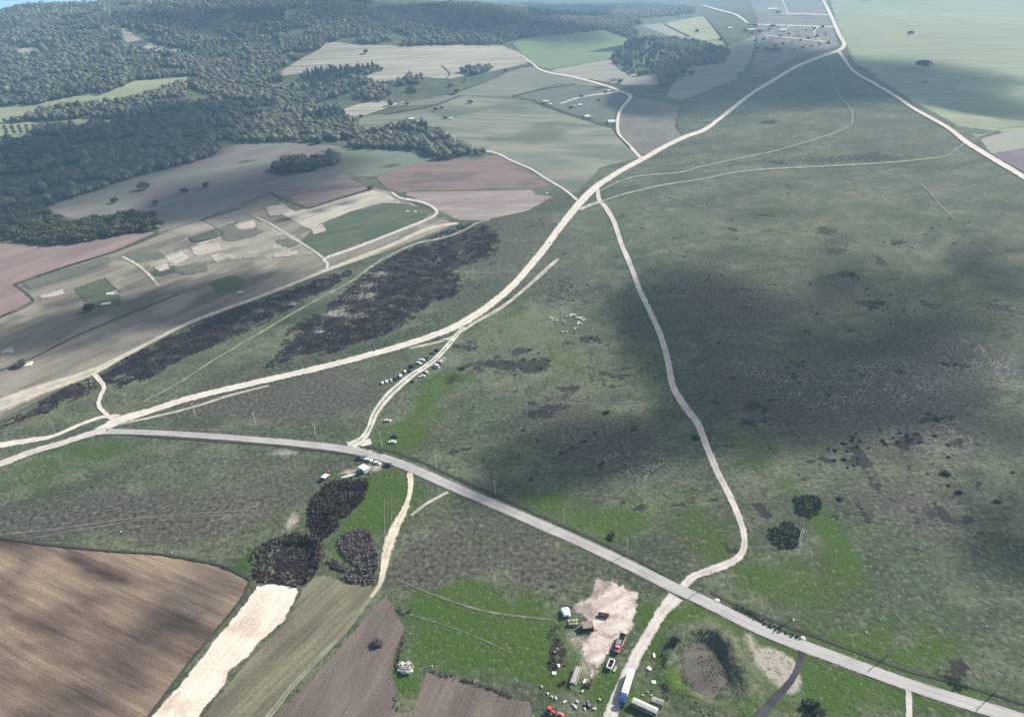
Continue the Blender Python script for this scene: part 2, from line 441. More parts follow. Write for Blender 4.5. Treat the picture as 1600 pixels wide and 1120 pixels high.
BROWNB = [(400, 640, 150, 28, .8), (520, 620, 90, 25, .8), (760, 850, 110, 50, 1.1), (850, 900, 60, 40, .8), (650, 850, 30, 50, .5), (100, 820, 200, 35, .8), (330, 800, 200, 30, .9),
          (420, 740, 120, 30, .5), (950, 700, 120, 50, .8), (1100, 470, 140, 60, .6), (1300, 470, 200, 50, .5), (1400, 650, 200, 90, .8), (1450, 800, 150, 60, .6),
          (900, 380, 60, 40, .3), (830, 350, 60, 30, .6), (780, 400, 60, 50, .6), (700, 470, 60, 40, .5), (880, 440, 80, 40, .5), (870, 650, 80, 40, .5),
          (1350, 190, 80, 25, .5), (1450, 225, 120, 25, .4), (1500, 560, 100, 50, .8), (1200, 620, 120, 60, .7), (1300, 930, 80, 60, .3), (520, 580, 70, 20, .6), (300, 610, 100, 20, .4), (690, 880, 60, 60, .5)]
SPECKB = [(1330, 600, 110, 40, 1.0), (1180, 580, 50, 28, .7), (1470, 680, 70, 26, 1.2), (1520, 560, 90, 35, .9), (1010, 740, 60, 20, .9), (950, 712, 45, 14, .6),
          (1290, 620, 60, 30, .8), (1430, 590, 60, 30, .8), (1510, 400, 70, 28, .6), (1260, 730, 120, 40, .3), (1590, 600, 40, 80, .7), (640, 640, 20, 20, .2), (1100, 790, 40, 10, .3),
          (930, 610, 60, 25, .4), (830, 650, 60, 25, .4), (1120, 335, 70, 14, .5), (1060, 360, 60, 16, .3), (780, 900, 20, 6, .5), (400, 800, 60, 14, .5), (350, 760, 120, 40, .25), (1480, 900, 120, 60, .25)]
HEATHB = [(775, 575, 60, 18, .9), (830, 580, 40, 14, .8), (870, 650, 45, 14, .85), (895, 620, 35, 14, .8), (730, 640, 20, 10, .5), (820, 545, 20, 8, 1.0), (930, 530, 25, 7, 1.0), (885, 535, 14, 5, .9), (980, 565, 18, 6, .9),
          (1335, 432, 22, 8, 1.2), (1375, 480, 26, 9, 1.1), (1368, 408, 12, 8, 1.0), (1405, 380, 18, 7, 1.0), (1300, 398, 22, 8, .7), (1460, 475, 26, 9, .75), (1285, 360, 60, 22, .5), (1485, 565, 16, 10, 1.0),
          (1415, 680, 38, 16, 1.0), (1465, 655, 30, 10, .9), (1330, 700, 30, 26, .7), (1210, 660, 40, 30, .5), (1040, 455, 60, 12, .6), (1150, 455, 50, 12, .6), (1190, 335, 30, 8, .8),
          (870, 455, 50, 30, .6), (830, 350, 30, 14, .6), (1300, 720, 60, 20, .6), (1440, 790, 100, 50, .5), (1560, 480, 60, 20, .6), (1280, 250, 90, 12, .7), (1380, 245, 60, 10, .7), (1100, 255, 40, 10, .6), (1430, 228, 40, 8, .5),
          (420, 640, 60, 14, .4), (1120, 690, 30, 20, .6), (940, 590, 40, 14, .6), (980, 780, 120, 26, .4), (1080, 800, 40, 14, .55), (720, 600, 18, 9, .9), (720, 545, 22, 9, .9),
          (870, 940, 50, 60, .5), (1010, 940, 20, 16, .8), (1210, 870, 30, 20, .3), (1500, 1075, 26, 7, 1.0), (880, 1020, 18, 30, .9), (1370, 560, 60, 40, .4)]
_q = random.Random(91)
HEATHB += [(_q.uniform(950, 1600), _q.uniform(250, 860), _q.uniform(6, 15), _q.uniform(2.5, 5), _q.uniform(.5, .95)) for _ in range(110)]
HEATHB += [(_q.uniform(620, 1000), _q.uniform(430, 740), _q.uniform(5, 12), _q.uniform(2.5, 4), _q.uniform(.5, .9)) for _ in range(34)]
PALEB = [(440, 713, 22, 9, .9), (585, 735, 26, 12, .9), (540, 745, 26, 5, .8), (470, 812, 10, 14, .8), (380, 800, 60, 10, .35), (40, 820, 60, 10, .0), (870, 415, 25, 8, .5), (850, 500, 30, 10, .2),
         (985, 918, 18, 8, .9), (955, 985, 46, 50, .3), (1000, 935, 8, 5, .6), (1215, 1038, 26, 15, 3.0), (1183, 1010, 14, 5, .8), (1060, 1110, 50, 6, .5), (1040, 1085, 8, 8, .5), (1230, 980, 16, 4, .5), (1150, 760, 14, 30, .4), (1160, 700, 8, 20, .2),
         (880, 945, 16, 14, .5), (930, 1020, 26, 30, .6), (925, 1060, 20, 26, .6), (905, 1000, 16, 14, .5), (1475, 320, 12, 14, .5)]

BURN = [[(-40, 672), (0, 661), (35, 644), (70, 622), (100, 606), (135, 590), (152, 598), (150, 612), (125, 622), (95, 634), (60, 650), (20, 664), (0, 672)],
        [(151, 583), (187, 563), (250, 532), (300, 508), (350, 488), (400, 470), (450, 453), (500, 434), (545, 422), (556, 424), (540, 437), (515, 452), (490, 463), (450, 485), (425, 500), (400, 512), (350, 535), (290, 558), (250, 584), (212, 600), (186, 607), (165, 602), (153, 594)],
        [(652, 382), (700, 368), (728, 354), (755, 350), (776, 358), (782, 380), (776, 398), (760, 407), (735, 412), (716, 424), (722, 440), (720, 456), (700, 468), (675, 472), (655, 492), (637, 506), (600, 525), (562, 538), (520, 552), (475, 558), (430, 574), (410, 575), (432, 556), (450, 514), (470, 500), (500, 486), (537, 453), (562, 431), (588, 414), (612, 401), (640, 388)]]
ROCKB = [(595, 430, 22, 6, 1.2), (570, 445, 22, 7, 1.1), (540, 462, 16, 6, .8), (520, 486, 24, 6, 1.3), (545, 475, 26, 6, .9), (575, 460, 22, 6, 1.2), (560, 490, 30, 7, 1.0), (500, 515, 16, 5, 1.2), (490, 532, 20, 6, .7), (450, 555, 20, 6, .8), (455, 474, 18, 6, 1.2), (430, 485, 14, 6, .7), (405, 488, 14, 5, 1.1), (370, 512, 18, 6, .8), (330, 520, 14, 5, .7), (280, 540, 14, 5, .8), (240, 570, 14, 5, .6), (80, 640, 20, 5, .7)]
def add_ground():
    ys = [-1500, -1000, -600, -300, -100, 20, 80, 120]
    while ys[-1] < 520: ys.append(ys[-1] + 3.2)
    while ys[-1] < 30000: ys.append(ys[-1] * 1.0085)
    xs = [0.0]
    while xs[-1] < 300: xs.append(xs[-1] + 3.2)
    while xs[-1] < 30000: xs.append(xs[-1] * 1.012)
    xs = np.array([-q for q in xs[:0:-1]] + xs); ys = np.array(ys)
    X, Y = np.meshgrid(xs, ys); x = X.ravel(); y = Y.ravel()
    z = hgt(x, y)
    near = (y < 3500) & (np.abs(x) < 2500) & (y > 50)
    at = {}
    for nm, lst in (("lush", LUSHB), ("brown", BROWNB), ("speck", SPECKB), ("heath", HEATHB), ("pale", PALEB)):
        a = np.zeros_like(x); a[near] = blobs(x[near], y[near], lst); at[nm] = np.clip(a, 0, 1.3)
    at["burn"] = np.zeros_like(x); at["rocks"] = np.zeros_like(x)
    kb = (y > 300) & (y < 1200) & (x < 60) & (x > -700)
    for pl in BURN:
        w = ray([q[0] for q in pl], [q[1] for q in pl]); acc = np.zeros(kb.sum())
        wx = x[kb] + 14 * (fbm(x[kb], y[kb], 22, 3, 61) - .5); wy = y[kb] + 18 * (fbm(x[kb], y[kb], 22, 3, 67) - .5)
        for k in range(8): acc += inpoly(wx + 5 * math.cos(k * .785), wy + 5 * math.sin(k * .785), [tuple(q) for q in w])
        at["burn"][kb] = np.maximum(at["burn"][kb], acc / 8)
    at["rocks"][kb] = np.clip(blobs(x[kb], y[kb], ROCKB, .5), 0, 1.2)
    at["brown"] += .35 * (fbm(x, y, 160, 3, 5) - .35) * (near)
    at["heath"] = np.clip(at["heath"] + .22 * near, 0, 1.1)
    nx, ny = len(xs), len(ys)
    i = np.arange(nx * ny).reshape(ny, nx)
    f = np.stack([i[:-1, :-1].ravel(), i[:-1, 1:].ravel(), i[1:, 1:].ravel(), i[1:, :-1].ravel()], 1)
    me = mesh_np("ground", np.stack([x, y, z], 1), f, M_GROUND, at, smooth=True)
    tagp(link("ground", me), kind="structure")


def loff(x, y, layer):
    return layer * (0.03 + 0.00018 * np.sqrt(np.asarray(x) ** 2 + np.asarray(y) ** 2))

def densify(pts, step=7.0, jit=0.8, closed=True, seed=1):
    q = random.Random(seed); out = []; n = len(pts)
    for i in range(n if closed else n - 1):
        a = pts[i]; b = pts[(i + 1) % n]; L = math.hypot(b[0] - a[0], b[1] - a[1]); k = max(1, int(L / step))
        for j in range(k):
            t = j / k; jj = 0 if j == 0 else jit * min(1, L / 20)
            out.append((a[0] + (b[0] - a[0]) * t + q.uniform(-jj, jj) * .5, a[1] + (b[1] - a[1]) * t + q.uniform(-jj, jj) * .35))
    if not closed: out.append(pts[-1])
    return out

def inpoly(px, py, poly):
    px = np.asarray(px); py = np.asarray(py); r = np.zeros(px.shape, bool); n = len(poly)
    for i in range(n):
        x0, y0 = poly[i]; x1, y1 = poly[(i + 1) % n]
        if y0 == y1: continue
        c = ((y0 > py) != (y1 > py)) & (px < (x1 - x0) * (py - y0) / (y1 - y0) + x0); r ^= c
    return r

add_ground()
FIELDN = [0]
def field(name, pts, mat, layer=1.0, jit=.8, rag=None):
    FIELDN[0] += 1
    b = densify(pts, jit=jit, seed=FIELDN[0]); w = ray([q[0] for q in b], [q[1] for q in b])
    d = np.hypot(w[:, 0], w[:, 1]).mean()
    ext = max(np.ptp(w[:, 0]), np.ptp(w[:, 1])); sp = max(3.0, d * .011, ext / 60)
    gx, gy = np.meshgrid(np.arange(w[:, 0].min(), w[:, 0].max(), sp), np.arange(w[:, 1].min(), w[:, 1].max(), sp))
    gx = gx.ravel() + rng.uniform(-.2, .2, gx.size) * sp; gy = gy.ravel() + rng.uniform(-.2, .2, gy.size) * sp
    k = inpoly(gx, gy, [tuple(q) for q in w])
    vv = [Vector((float(a), float(c))) for a, c in w] + [Vector((float(a), float(c))) for a, c in zip(gx[k], gy[k])]
    n = len(w)
    res = delaunay_2d_cdt(vv, [(i, (i + 1) % n) for i in range(n)], [], 1, 1e-3)
    v2 = np.array([(q.x, q.y) for q in res[0]]); f = np.array([t for t in res[2] if len(t) == 3], int)
    z = hgt(v2[:, 0], v2[:, 1]) + loff(v2[:, 0], v2[:, 1], layer)
    a = v2[f[:, 0]]; b2 = v2[f[:, 1]]; c = v2[f[:, 2]]
    cr = (b2[:, 0] - a[:, 0]) * (c[:, 1] - a[:, 1]) - (b2[:, 1] - a[:, 1]) * (c[:, 0] - a[:, 0])
    f[cr < 0] = f[cr < 0][:, ::-1]
    dm = np.full(len(v2), 1e9)
    for i in range(n):
        p0 = w[i]; e = w[(i + 1) % n] - p0; t = np.clip(((v2 - p0) @ e) / (e @ e + 1e-9), 0, 1)
        dm = np.minimum(dm, np.hypot(v2[:, 0] - p0[0] - t * e[0], v2[:, 1] - p0[1] - t * e[1]))
    rw = rag if rag else 1.2 + d * .0022
    me = mesh_np(name, np.column_stack([v2, z]), f, mat, {"edged": np.minimum(dm / rw, 4)}, smooth=True)
    return tagp(link(name, me), kind="structure")

def catmull(pts, step):
    out = []; n = len(pts)
    for i in range(n - 1):
        p0 = pts[max(0, i - 1)]; p1 = pts[i]; p2 = pts[i + 1]; p3 = pts[min(n - 1, i + 2)]
        L = math.hypot(p2[0] - p1[0], p2[1] - p1[1]); k = max(2, int(L / step))
        for j in range(k):
            t = j / k
            out.append(tuple(.5 * ((2 * p1[c]) + (-p0[c] + p2[c]) * t + (2 * p0[c] - 5 * p1[c] + 4 * p2[c] - p3[c]) * t * t + (-p0[c] + 3 * p1[c] - 3 * p2[c] + p3[c]) * t ** 3) for c in range(3)))
    out.append(tuple(pts[-1])); return out

def ribbon(name, pts, mat, layer=2.0, width=None, scale=.96, wob=.09, step=3.0, across=7):
    """pts: (px, py[, width_px]) in the photo; the strip itself is built on the ground in metres"""
    pts = [(q[0], q[1], (q[2] if len(q) > 2 else width) * scale) for q in pts]
    c = catmull(pts, step); n = len(c)
    cw = ray([q[0] for q in c], [q[1] for q in c])
    # metric half widths from the image width, measured perpendicular to the road
    tx = np.gradient([q[0] for q in c]); ty = np.gradient([q[1] for q in c]); L = np.hypot(tx, ty) + 1e-9
    w = np.array([q[2] for q in c])
    e0 = ray([q[0] for q in c] - ty / L * w / 2, [q[1] for q in c] + tx / L * w / 2)
    e1 = ray([q[0] for q in c] + ty / L * w / 2, [q[1] for q in c] - tx / L * w / 2)
    tw = np.gradient(cw, axis=0); tw /= (np.linalg.norm(tw, axis=1, keepdims=True) + 1e-9); nw = np.stack([-tw[:, 1], tw[:, 0]], 1)
    hw = .5 * np.abs(((e1 - e0) * nw).sum(1))
    ker = np.ones(9) / 9; hw = np.convolve(np.pad(hw, 4, 'edge'), ker, 'valid')
    sd = sum(map(ord, name)) % 97
    vd = np.concatenate([[0], np.cumsum(np.linalg.norm(np.diff(cw, axis=0), axis=1))])
    j0 = 1 + wob * 2 * (fbm(vd, vd * 0 + sd, 22, 3, sd) - .5); j1 = 1 + wob * 2 * (fbm(vd, vd * 0 + sd + 50, 22, 3, sd + 9) - .5)
    us = np.linspace(-1, 1, across); V = []; UV = []
    for u in us:
        k = np.where(u < 0, j0, j1)
        q = cw + nw * (hw * u * k)[:, None]; V.append(q); UV.append(np.stack([np.full(n, (u + 1) / 2), vd], 1))
    V = np.stack(V, 1).reshape(-1, 2); UV = np.stack(UV, 1).reshape(-1, 2)
    z = hgt(V[:, 0], V[:, 1]) + loff(V[:, 0], V[:, 1], layer)
    i = np.arange(n * across).reshape(n, across)
    f = np.stack([i[:-1, :-1].ravel(), i[1:, :-1].ravel(), i[1:, 1:].ravel(), i[:-1, 1:].ravel()], 1)
    me = mesh_np(name, np.column_stack([V, z]), f, mat, smooth=True)
    uvl = me.uv_layers.new(name="UVMap"); li = np.empty(len(me.loops), np.int32); me.loops.foreach_get('vertex_index', li)
    uvl.data.foreach_set('uv', UV[li].astype(np.float32).ravel())
    return tagp(link(name, me), kind="structure")

# ------------------------------------------------------------------ fields
def D(p0, p1): return heading(p0, p1)
M_F_TAN = field_mat("stubble_tan", srgb(150, 143, 128), srgb(112, 110, 98), D((60, 600), (350, 470)), 7, .16, 45, .12, c3=srgb(164, 157, 142))
M_F_ROSE = field_mat("rosy_soil", srgb(140, 122, 117), srgb(156, 138, 130), D((20, 440), (200, 372)), 6, .10, 50)
M_F_HILL = field_mat("mauve_soil", srgb(136, 128, 126), srgb(118, 119, 113), D((150, 300), (400, 225)), 9, .14, 60, c3=srgb(126, 134, 120))
M_F_MAUVE = field_mat("purple_soil", srgb(112, 100, 100), srgb(138, 126, 124), D((440, 300), (560, 285)), 6, .14, 40)
M_F_PALE = field_mat("pale_stubble", srgb(196, 190, 174), srgb(162, 158, 144), D((500, 335), (600, 305)), 5, .12, 35)
M_F_GREEN = field_mat("green_crop", srgb(84, 98, 74), srgb(104, 114, 90), D((510, 345), (640, 320)), 6, .08, 30, .35, c3=srgb(86, 98, 82))
M_F_RED = field_mat("reddish_soil", srgb(124, 108, 104), srgb(142, 122, 116), D((600, 280), (840, 275)), 8, .14, 60, c3=srgb(108, 100, 98))
M_F_STR = field_mat("striped_soil", srgb(146, 132, 126), srgb(164, 154, 146), D((640, 310), (850, 300)), 9, .2, 35)
M_F_GG = field_mat("grey_green_crop", srgb(112, 120, 103), srgb(148, 150, 130), D((600, 200), (860, 225)), 10, .08, 130, .1, c3=srgb(98, 108, 92))
M_F_PLOT = field_mat("dark_plot", srgb(100, 110, 100), srgb(114, 121, 108), D((850, 160), (950, 140)), 8, .1, 50, .3)
M_F_V = field_mat("pale_fallow", srgb(198, 194, 174), srgb(146, 142, 132), D((480, 95), (800, 90)), 12, .12, 110)
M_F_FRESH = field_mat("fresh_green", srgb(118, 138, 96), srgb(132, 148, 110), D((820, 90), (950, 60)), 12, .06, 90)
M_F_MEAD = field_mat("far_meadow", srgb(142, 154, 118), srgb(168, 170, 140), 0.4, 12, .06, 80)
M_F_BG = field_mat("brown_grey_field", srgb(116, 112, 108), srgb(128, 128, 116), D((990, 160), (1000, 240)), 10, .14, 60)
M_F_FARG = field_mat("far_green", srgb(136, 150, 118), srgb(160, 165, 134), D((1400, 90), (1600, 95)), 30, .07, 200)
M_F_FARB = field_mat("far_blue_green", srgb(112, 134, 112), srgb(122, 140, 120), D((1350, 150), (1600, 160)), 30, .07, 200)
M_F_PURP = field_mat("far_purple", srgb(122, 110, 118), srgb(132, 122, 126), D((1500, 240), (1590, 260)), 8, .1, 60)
M_F_SETT = field_mat("patchwork", srgb(122, 126, 118), srgb(142, 142, 130), D((1180, 60), (1290, 66)), 20, .22, 60, .3, c3=srgb(112, 110, 116))

# left side, from far to near
field("hill_field", [(62, 327), (150, 297), (205, 279), (290, 256), (342, 234), (400, 218), (500, 226), (600, 234), (690, 249), (640, 262), (585, 277), (555, 276), (420, 302), (310, 346), (245, 366), (238, 340), (125, 346)], M_F_HILL, 1)
field("field", [(-300, 790), (-300, 595), (-40, 505), (0, 496), (52, 472), (22, 445), (180, 394), (245, 366), (310, 346), (420, 302), (480, 327), (585, 294), (612, 300), (684, 340), (715, 350), (600, 395), (512, 425), (400, 468), (300, 503), (187, 561), (146, 584), (75, 620), (0, 657)], M_F_TAN, 1)
field("rosy_field", [(-300, 440), (-60, 390), (0, 381), (60, 384), (120, 374), (200, 366), (250, 362), (175, 394), (24, 444), (52, 471), (0, 495), (-60, 512), (-300, 590)], M_F_ROSE, 2)
field("mauve_field", [(423, 301), (545, 278), (580, 296), (480, 326)], M_F_MAUVE, 2)
field("pale_field", [(482, 327), (580, 298), (606, 303), (630, 318), (560, 328), (512, 346), (480, 358), (430, 330), (440, 322), (420, 303)], M_F_PALE, 2.2)
field("pale_plot", [(200, 408), (300, 385), (330, 360), (420, 345), (480, 375), (505, 400), (420, 405), (330, 410), (250, 425)], field_mat("pale_patch", srgb(168, 164, 148), srgb(140, 142, 124), .9, 5, .12, 18, .25, c3=srgb(184, 178, 164)), 2.1, jit=5, rag=14)
field("green_plot", [(512, 345), (552, 330), (600, 317), (640, 320), (672, 330), (664, 343), (612, 364), (545, 388), (508, 402), (482, 392), (470, 376), (488, 360)], M_F_GREEN, 3, jit=1.5)
field("fenced_plot", [(316, 345), (372, 327), (413, 350), (385, 362), (355, 368)], field_mat("scrub_plot", srgb(128, 130, 120), srgb(150, 150, 138), .6, 4, .1, 14, .7), 3)
field("fenced_plot", [(296, 371), (336, 358), (348, 367), (308, 379)], field_mat("dark_green_plot", srgb(78, 90, 74), srgb(92, 104, 84), .6, 4, .1, 14, .5), 3)
field("fenced_plot", [(114, 452), (163, 435), (188, 458), (190, 476), (150, 482), (130, 470)], bpy.data.materials["green_crop"], 3)
field("fenced_plot", [(234, 425), (265, 413), (288, 422), (243, 436)], bpy.data.materials["dark_green_plot"], 3)
field("fenced_plot", [(324, 442), (365, 428), (384, 438), (376, 452), (345, 463)], bpy.data.materials["green_crop"], 3)
field("reddish_field", [(586, 277), (660, 253), (700, 249), (752, 247), (776, 241), (800, 254), (850, 280), (861, 291), (833, 296), (650, 299), (626, 303), (602, 294)], M_F_RED, 1.6)
field("green_strip", [(520, 232), (600, 234), (700, 247), (660, 253), (586, 277), (556, 277), (500, 262)], field_mat("sage_crop", srgb(118, 128, 110), srgb(130, 138, 118), .3, 8, .08, 50, .15), 1.8)
field("striped_field", [(626, 303), (650, 300), (832, 297), (838, 305), (866, 307), (826, 330), (800, 336), (757, 345), (717, 345), (686, 331), (664, 316)], M_F_STR, 2)
field("crop_field", [(560, 184), (600, 178), (680, 165), (720, 150), (800, 155), (835, 160), (890, 180), (955, 200), (967, 212), (985, 230), (1000, 247), (940, 262), (900, 306), (850, 277), (800, 252), (775, 240), (735, 232), (705, 212), (680, 200), (640, 196), (560, 206)], M_F_GG, 1)
field("crop_field", [(600, 168), (640, 160), (700, 148), (760, 125), (800, 108), (835, 104), (900, 123), (950, 137), (870, 131), (800, 152), (720, 150), (680, 164)], field_mat("grey_crop", srgb(116, 124, 110), srgb(140, 142, 126), .2, 10, .08, 90, .05), 1.1)
field("allotment", [(835, 158), (805, 151), (872, 131), (940, 137), (968, 143), (985, 152), (970, 172), (960, 197), (915, 184), (890, 178)], M_F_PLOT, 2)
field("fallow_field", [(425, 121), (457, 100), (500, 76), (512, 65), (560, 70), (625, 72), (775, 68), (812, 82), (830, 98), (780, 110), (700, 124), (660, 121), (600, 131), (565, 124), (596, 107), (583, 102), (505, 111)], M_F_V, 1)
field("fallow_field", [(532, 172), (580, 156), (620, 160), (640, 158), (560, 184), (545, 182)], M_F_V, 1.3)
field("meadow", [(812, 60), (870, 54), (925, 49), (945, 47), (990, 60), (958, 90), (950, 93), (855, 110), (832, 101), (812, 82), (800, 68)], M_F_FRESH, 1.6)
field("fallow_field", [(855, 111), (950, 93), (960, 97), (985, 116), (1025, 114), (1037, 126), (1030, 134), (975, 134), (940, 128), (900, 121)], field_mat("tan_fallow", srgb(170, 166, 152), srgb(150, 150, 138), .2, 14, .1, 90), 1.7)
field("brown_field", [(986, 151), (1062, 166), (1055, 200), (1071, 214), (1037, 231), (1006, 247), (968, 212), (965, 192), (971, 172)], M_F_BG, 1.2)
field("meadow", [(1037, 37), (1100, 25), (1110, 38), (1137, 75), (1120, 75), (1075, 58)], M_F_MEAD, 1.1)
field("fallow_field", [(1000, 40), (1037, 37), (1075, 58), (1135, 76), (1140, 70), (1182, 55), (1180, 70), (1172, 100), (1150, 125), (1060, 160), (1040, 150), (1060, 110), (1060, 62)], field_mat("grey_fallow", srgb(156, 158, 146), srgb(138, 144, 132), .5, 18, .1, 120), 1.3)
field("settlement_ground", [(1180, 78), (1183, 30), (1165, -6), (1287, -6), (1298, 30), (1312, 72), (1240, 92), (1170, 130)], M_F_SETT, 1.2)
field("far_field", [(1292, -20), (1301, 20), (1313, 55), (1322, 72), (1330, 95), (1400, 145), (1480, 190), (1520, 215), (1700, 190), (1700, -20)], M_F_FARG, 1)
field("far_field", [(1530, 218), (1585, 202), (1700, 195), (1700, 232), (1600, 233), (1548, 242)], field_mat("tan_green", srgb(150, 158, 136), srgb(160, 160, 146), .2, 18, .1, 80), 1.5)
field("purple_field", [(1548, 242), (1600, 233), (1700, 228), (1700, 300), (1600, 270)], M_F_PURP, 1.8)
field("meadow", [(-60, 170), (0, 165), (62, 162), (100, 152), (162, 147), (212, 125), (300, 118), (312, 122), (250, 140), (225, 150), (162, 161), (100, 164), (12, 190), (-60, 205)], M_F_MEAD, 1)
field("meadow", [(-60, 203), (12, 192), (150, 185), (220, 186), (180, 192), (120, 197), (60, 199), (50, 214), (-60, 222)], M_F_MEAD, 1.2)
field("meadow", [(185, 45), (200, 44), (212, 57), (250, 72), (305, 82), (260, 84), (220, 80), (198, 72)], M_F_V, 1.2)
field("clearing", [(18, 75), (60, 74), (68, 88), (30, 88)], M_F_V, 1.2)
field("clearing", [(96, 64), (105, 60), (116, 62), (108, 70)], M_F_V, 1.2)

M_PB = field_mat("bare_patch", srgb(206, 196, 182), srgb(178, 168, 154), .9, 4, .12, 14, .3); M_SG = field_mat("scrub_grid", srgb(122, 124, 110), srgb(104, 108, 94), .9, 5, .1, 12, .5)
for pts in ([(255, 400), (285, 393), (300, 405), (268, 418)], [(296, 386), (345, 378), (350, 392), (305, 402)], [(326, 400), (345, 395), (354, 406), (336, 412)], [(365, 352), (398, 345), (404, 356), (372, 362)], [(412, 325), (440, 318), (452, 332), (424, 342)], [(480, 355), (505, 350), (512, 362), (490, 368)], [(0, 545), (24, 540), (26, 552), (0, 556)], [(60, 462), (100, 452), (104, 460), (66, 470)], [(470, 398), (430, 405), (425, 398), (462, 390)], [(170, 456), (186, 450), (188, 462), (176, 466)], [(240, 420), (262, 412), (270, 420), (250, 426)]):
    field("bare_patch", pts, M_PB, 4.2, jit=2.5, rag=4)
for pts in ([(425, 308), (445, 303), (478, 326), (460, 332)], [(330, 362), (372, 345), (415, 362), (395, 372), (352, 380)], [(262, 420), (322, 410), (330, 425), (285, 432)], [(30, 440), (110, 420), (170, 400), (178, 410), (120, 432), (45, 455)], [(190, 402), (250, 392), (262, 402), (212, 414)], [(440, 368), (470, 380), (455, 392), (428, 380)]):
    field("scrub_patch", pts, M_SG, 3.6, jit=2, rag=6)
# bottom
M_F_PLOUGH = field_mat("ploughed_earth", srgb(80, 66, 62), srgb(166, 147, 126), D((0, 950), (300, 1060)) if False else D((20, 870), (330, 1010)), 2.3, .28, 46, c3=srgb(80, 68, 69))
field("ploughed_field", [(-60, 836), (0, 840), (57, 850), (175, 862), (250, 867), (325, 880), (362, 892), (391, 908), (375, 940), (325, 1000), (287, 1047), (228, 1125), (50, 1330), (-300, 1330), (-300, 820)], M_F_PLOUGH, 1)
M_F_SAND = field_mat("cream_sand", srgb(250, 234, 216), srgb(232, 218, 202), D((300, 1100), (440, 930)), 3, .1, 14, c3=srgb(214, 196, 180))
field("sand_strip", [(402, 915), (430, 912), (470, 920), (460, 940), (446, 970), (420, 990), (400, 1010), (390, 1025), (358, 1050), (357, 1065), (345, 1080), (325, 1100), (170, 1330), (50, 1330), (228, 1125), (282, 1068), (312, 1030), (350, 982), (378, 948)], M_F_SAND, 2, jit=2)
M_F_STRIPE = field_mat("striped_grass", srgb(112, 107, 90), srgb(140, 137, 114), D((380, 1080), (540, 930)), 2.0, .24, 22, .15)
field("grass_strip", [(470, 921), (500, 893), (545, 912), (585, 911), (593, 918), (562, 960), (502, 1025), (425, 1118), (250, 1330), (170, 1330), (320, 1112), (392, 1025), (447, 970)], M_F_STRIPE, 1.2, jit=2)
M_F_S3 = field_mat("mauve_tilth", srgb(114, 103, 97), srgb(130, 120, 110), D((520, 1090), (600, 960)), 2.6, .14, 18)
field("tilled_field", [(603, 925), (618, 952), (632, 978), (628, 1000), (620, 1015), (611, 1050), (622, 1075), (616, 1100), (625, 1112), (645, 1108), (655, 1075), (667, 1045), (712, 1057), (750, 1070), (800, 1090), (832, 1096), (850, 1330), (250, 1330), (425, 1122), (460, 1088), (512, 1030), (572, 962)], M_F_S3, 1.2, jit=1.5)
M_F_YARD = field_mat("yard_dirt", srgb(196, 180, 174), srgb(232, 220, 206), .5, 3, .08, 9, c3=srgb(150, 138, 130), tuss=.25)
field("farmyard", [(928, 902), (950, 905), (975, 914), (998, 926), (998, 950), (992, 975), (984, 990), (968, 1000), (962, 1015), (942, 1035), (938, 1060), (942, 1085), (934, 1092), (928, 1070), (918, 1040), (905, 1020), (908, 1000), (926, 985), (912, 968), (888, 945), (905, 936), (920, 930)], M_F_YARD, 1.3, jit=3, rag=3.5)
M_F_PIT = field_mat("pit_mud", srgb(98, 93, 88), srgb(118, 111, 103), .3, 3, .06, 9)
field("pit_floor", [(1067, 1012), (1088, 998), (1122, 990), (1134, 1000), (1143, 1028), (1143, 1050), (1134, 1070), (1120, 1090), (1100, 1097), (1076, 1084), (1066, 1050)], M_F_PIT, 1.5, jit=2)
M_F_BLACK = field_mat("wet_black_mud", srgb(40, 40, 44), srgb(54, 52, 56), .3, 3, .06, 9)
field("pond_bed", [(425, 857), (452, 845), (492, 845), (495, 875), (480, 897), (450, 905), (425, 890)], M_F_BLACK, 1.0, jit=2)

# ------------------------------------------------------------------ roads and tracks
ROAD_A = [(1900, 1245, 27), (1750, 1187, 26), (1640, 1141, 24), (1560, 1113, 22), (1512, 1099, 21), (1415, 1068, 20), (1300, 1026, 19.5), (1197, 987, 19), (1095, 937, 18), (1050, 917, 18), (1007, 895, 17.5), (950, 867, 17), (887, 838, 16), (850, 822, 16), (800, 800, 15.5), (725, 768, 15), (650, 735, 15), (612, 720, 14), (575, 709, 13), (525, 700, 12), (462, 693, 10.5), (400, 687.5, 10), (300, 680, 9.5), (212, 675.5, 9), (160, 675, 9), (140, 678, 9)]
ribbon("road_verge", [(a, b, w * 1.75) for a, b, w in ROAD_A], M_VERGE, 2)
ribbon("asphalt_road", ROAD_A, M_ASPH, 4)
ribbon("gravel_road", [(165, 674, 10), (140, 679, 11), (100, 692, 11), (50, 707, 11), (0, 726, 12), (-60, 750, 13), (-250, 830, 16)], M_DIRTG, 4.5)
ribbon("dirt_road", [(-250, 740, 15), (-50, 708, 14), (0, 696, 11), (50, 688, 10), (85, 681, 7), (125, 664, 6), (160, 652, 6), (185, 651, 8)], M_DIRT, 3)
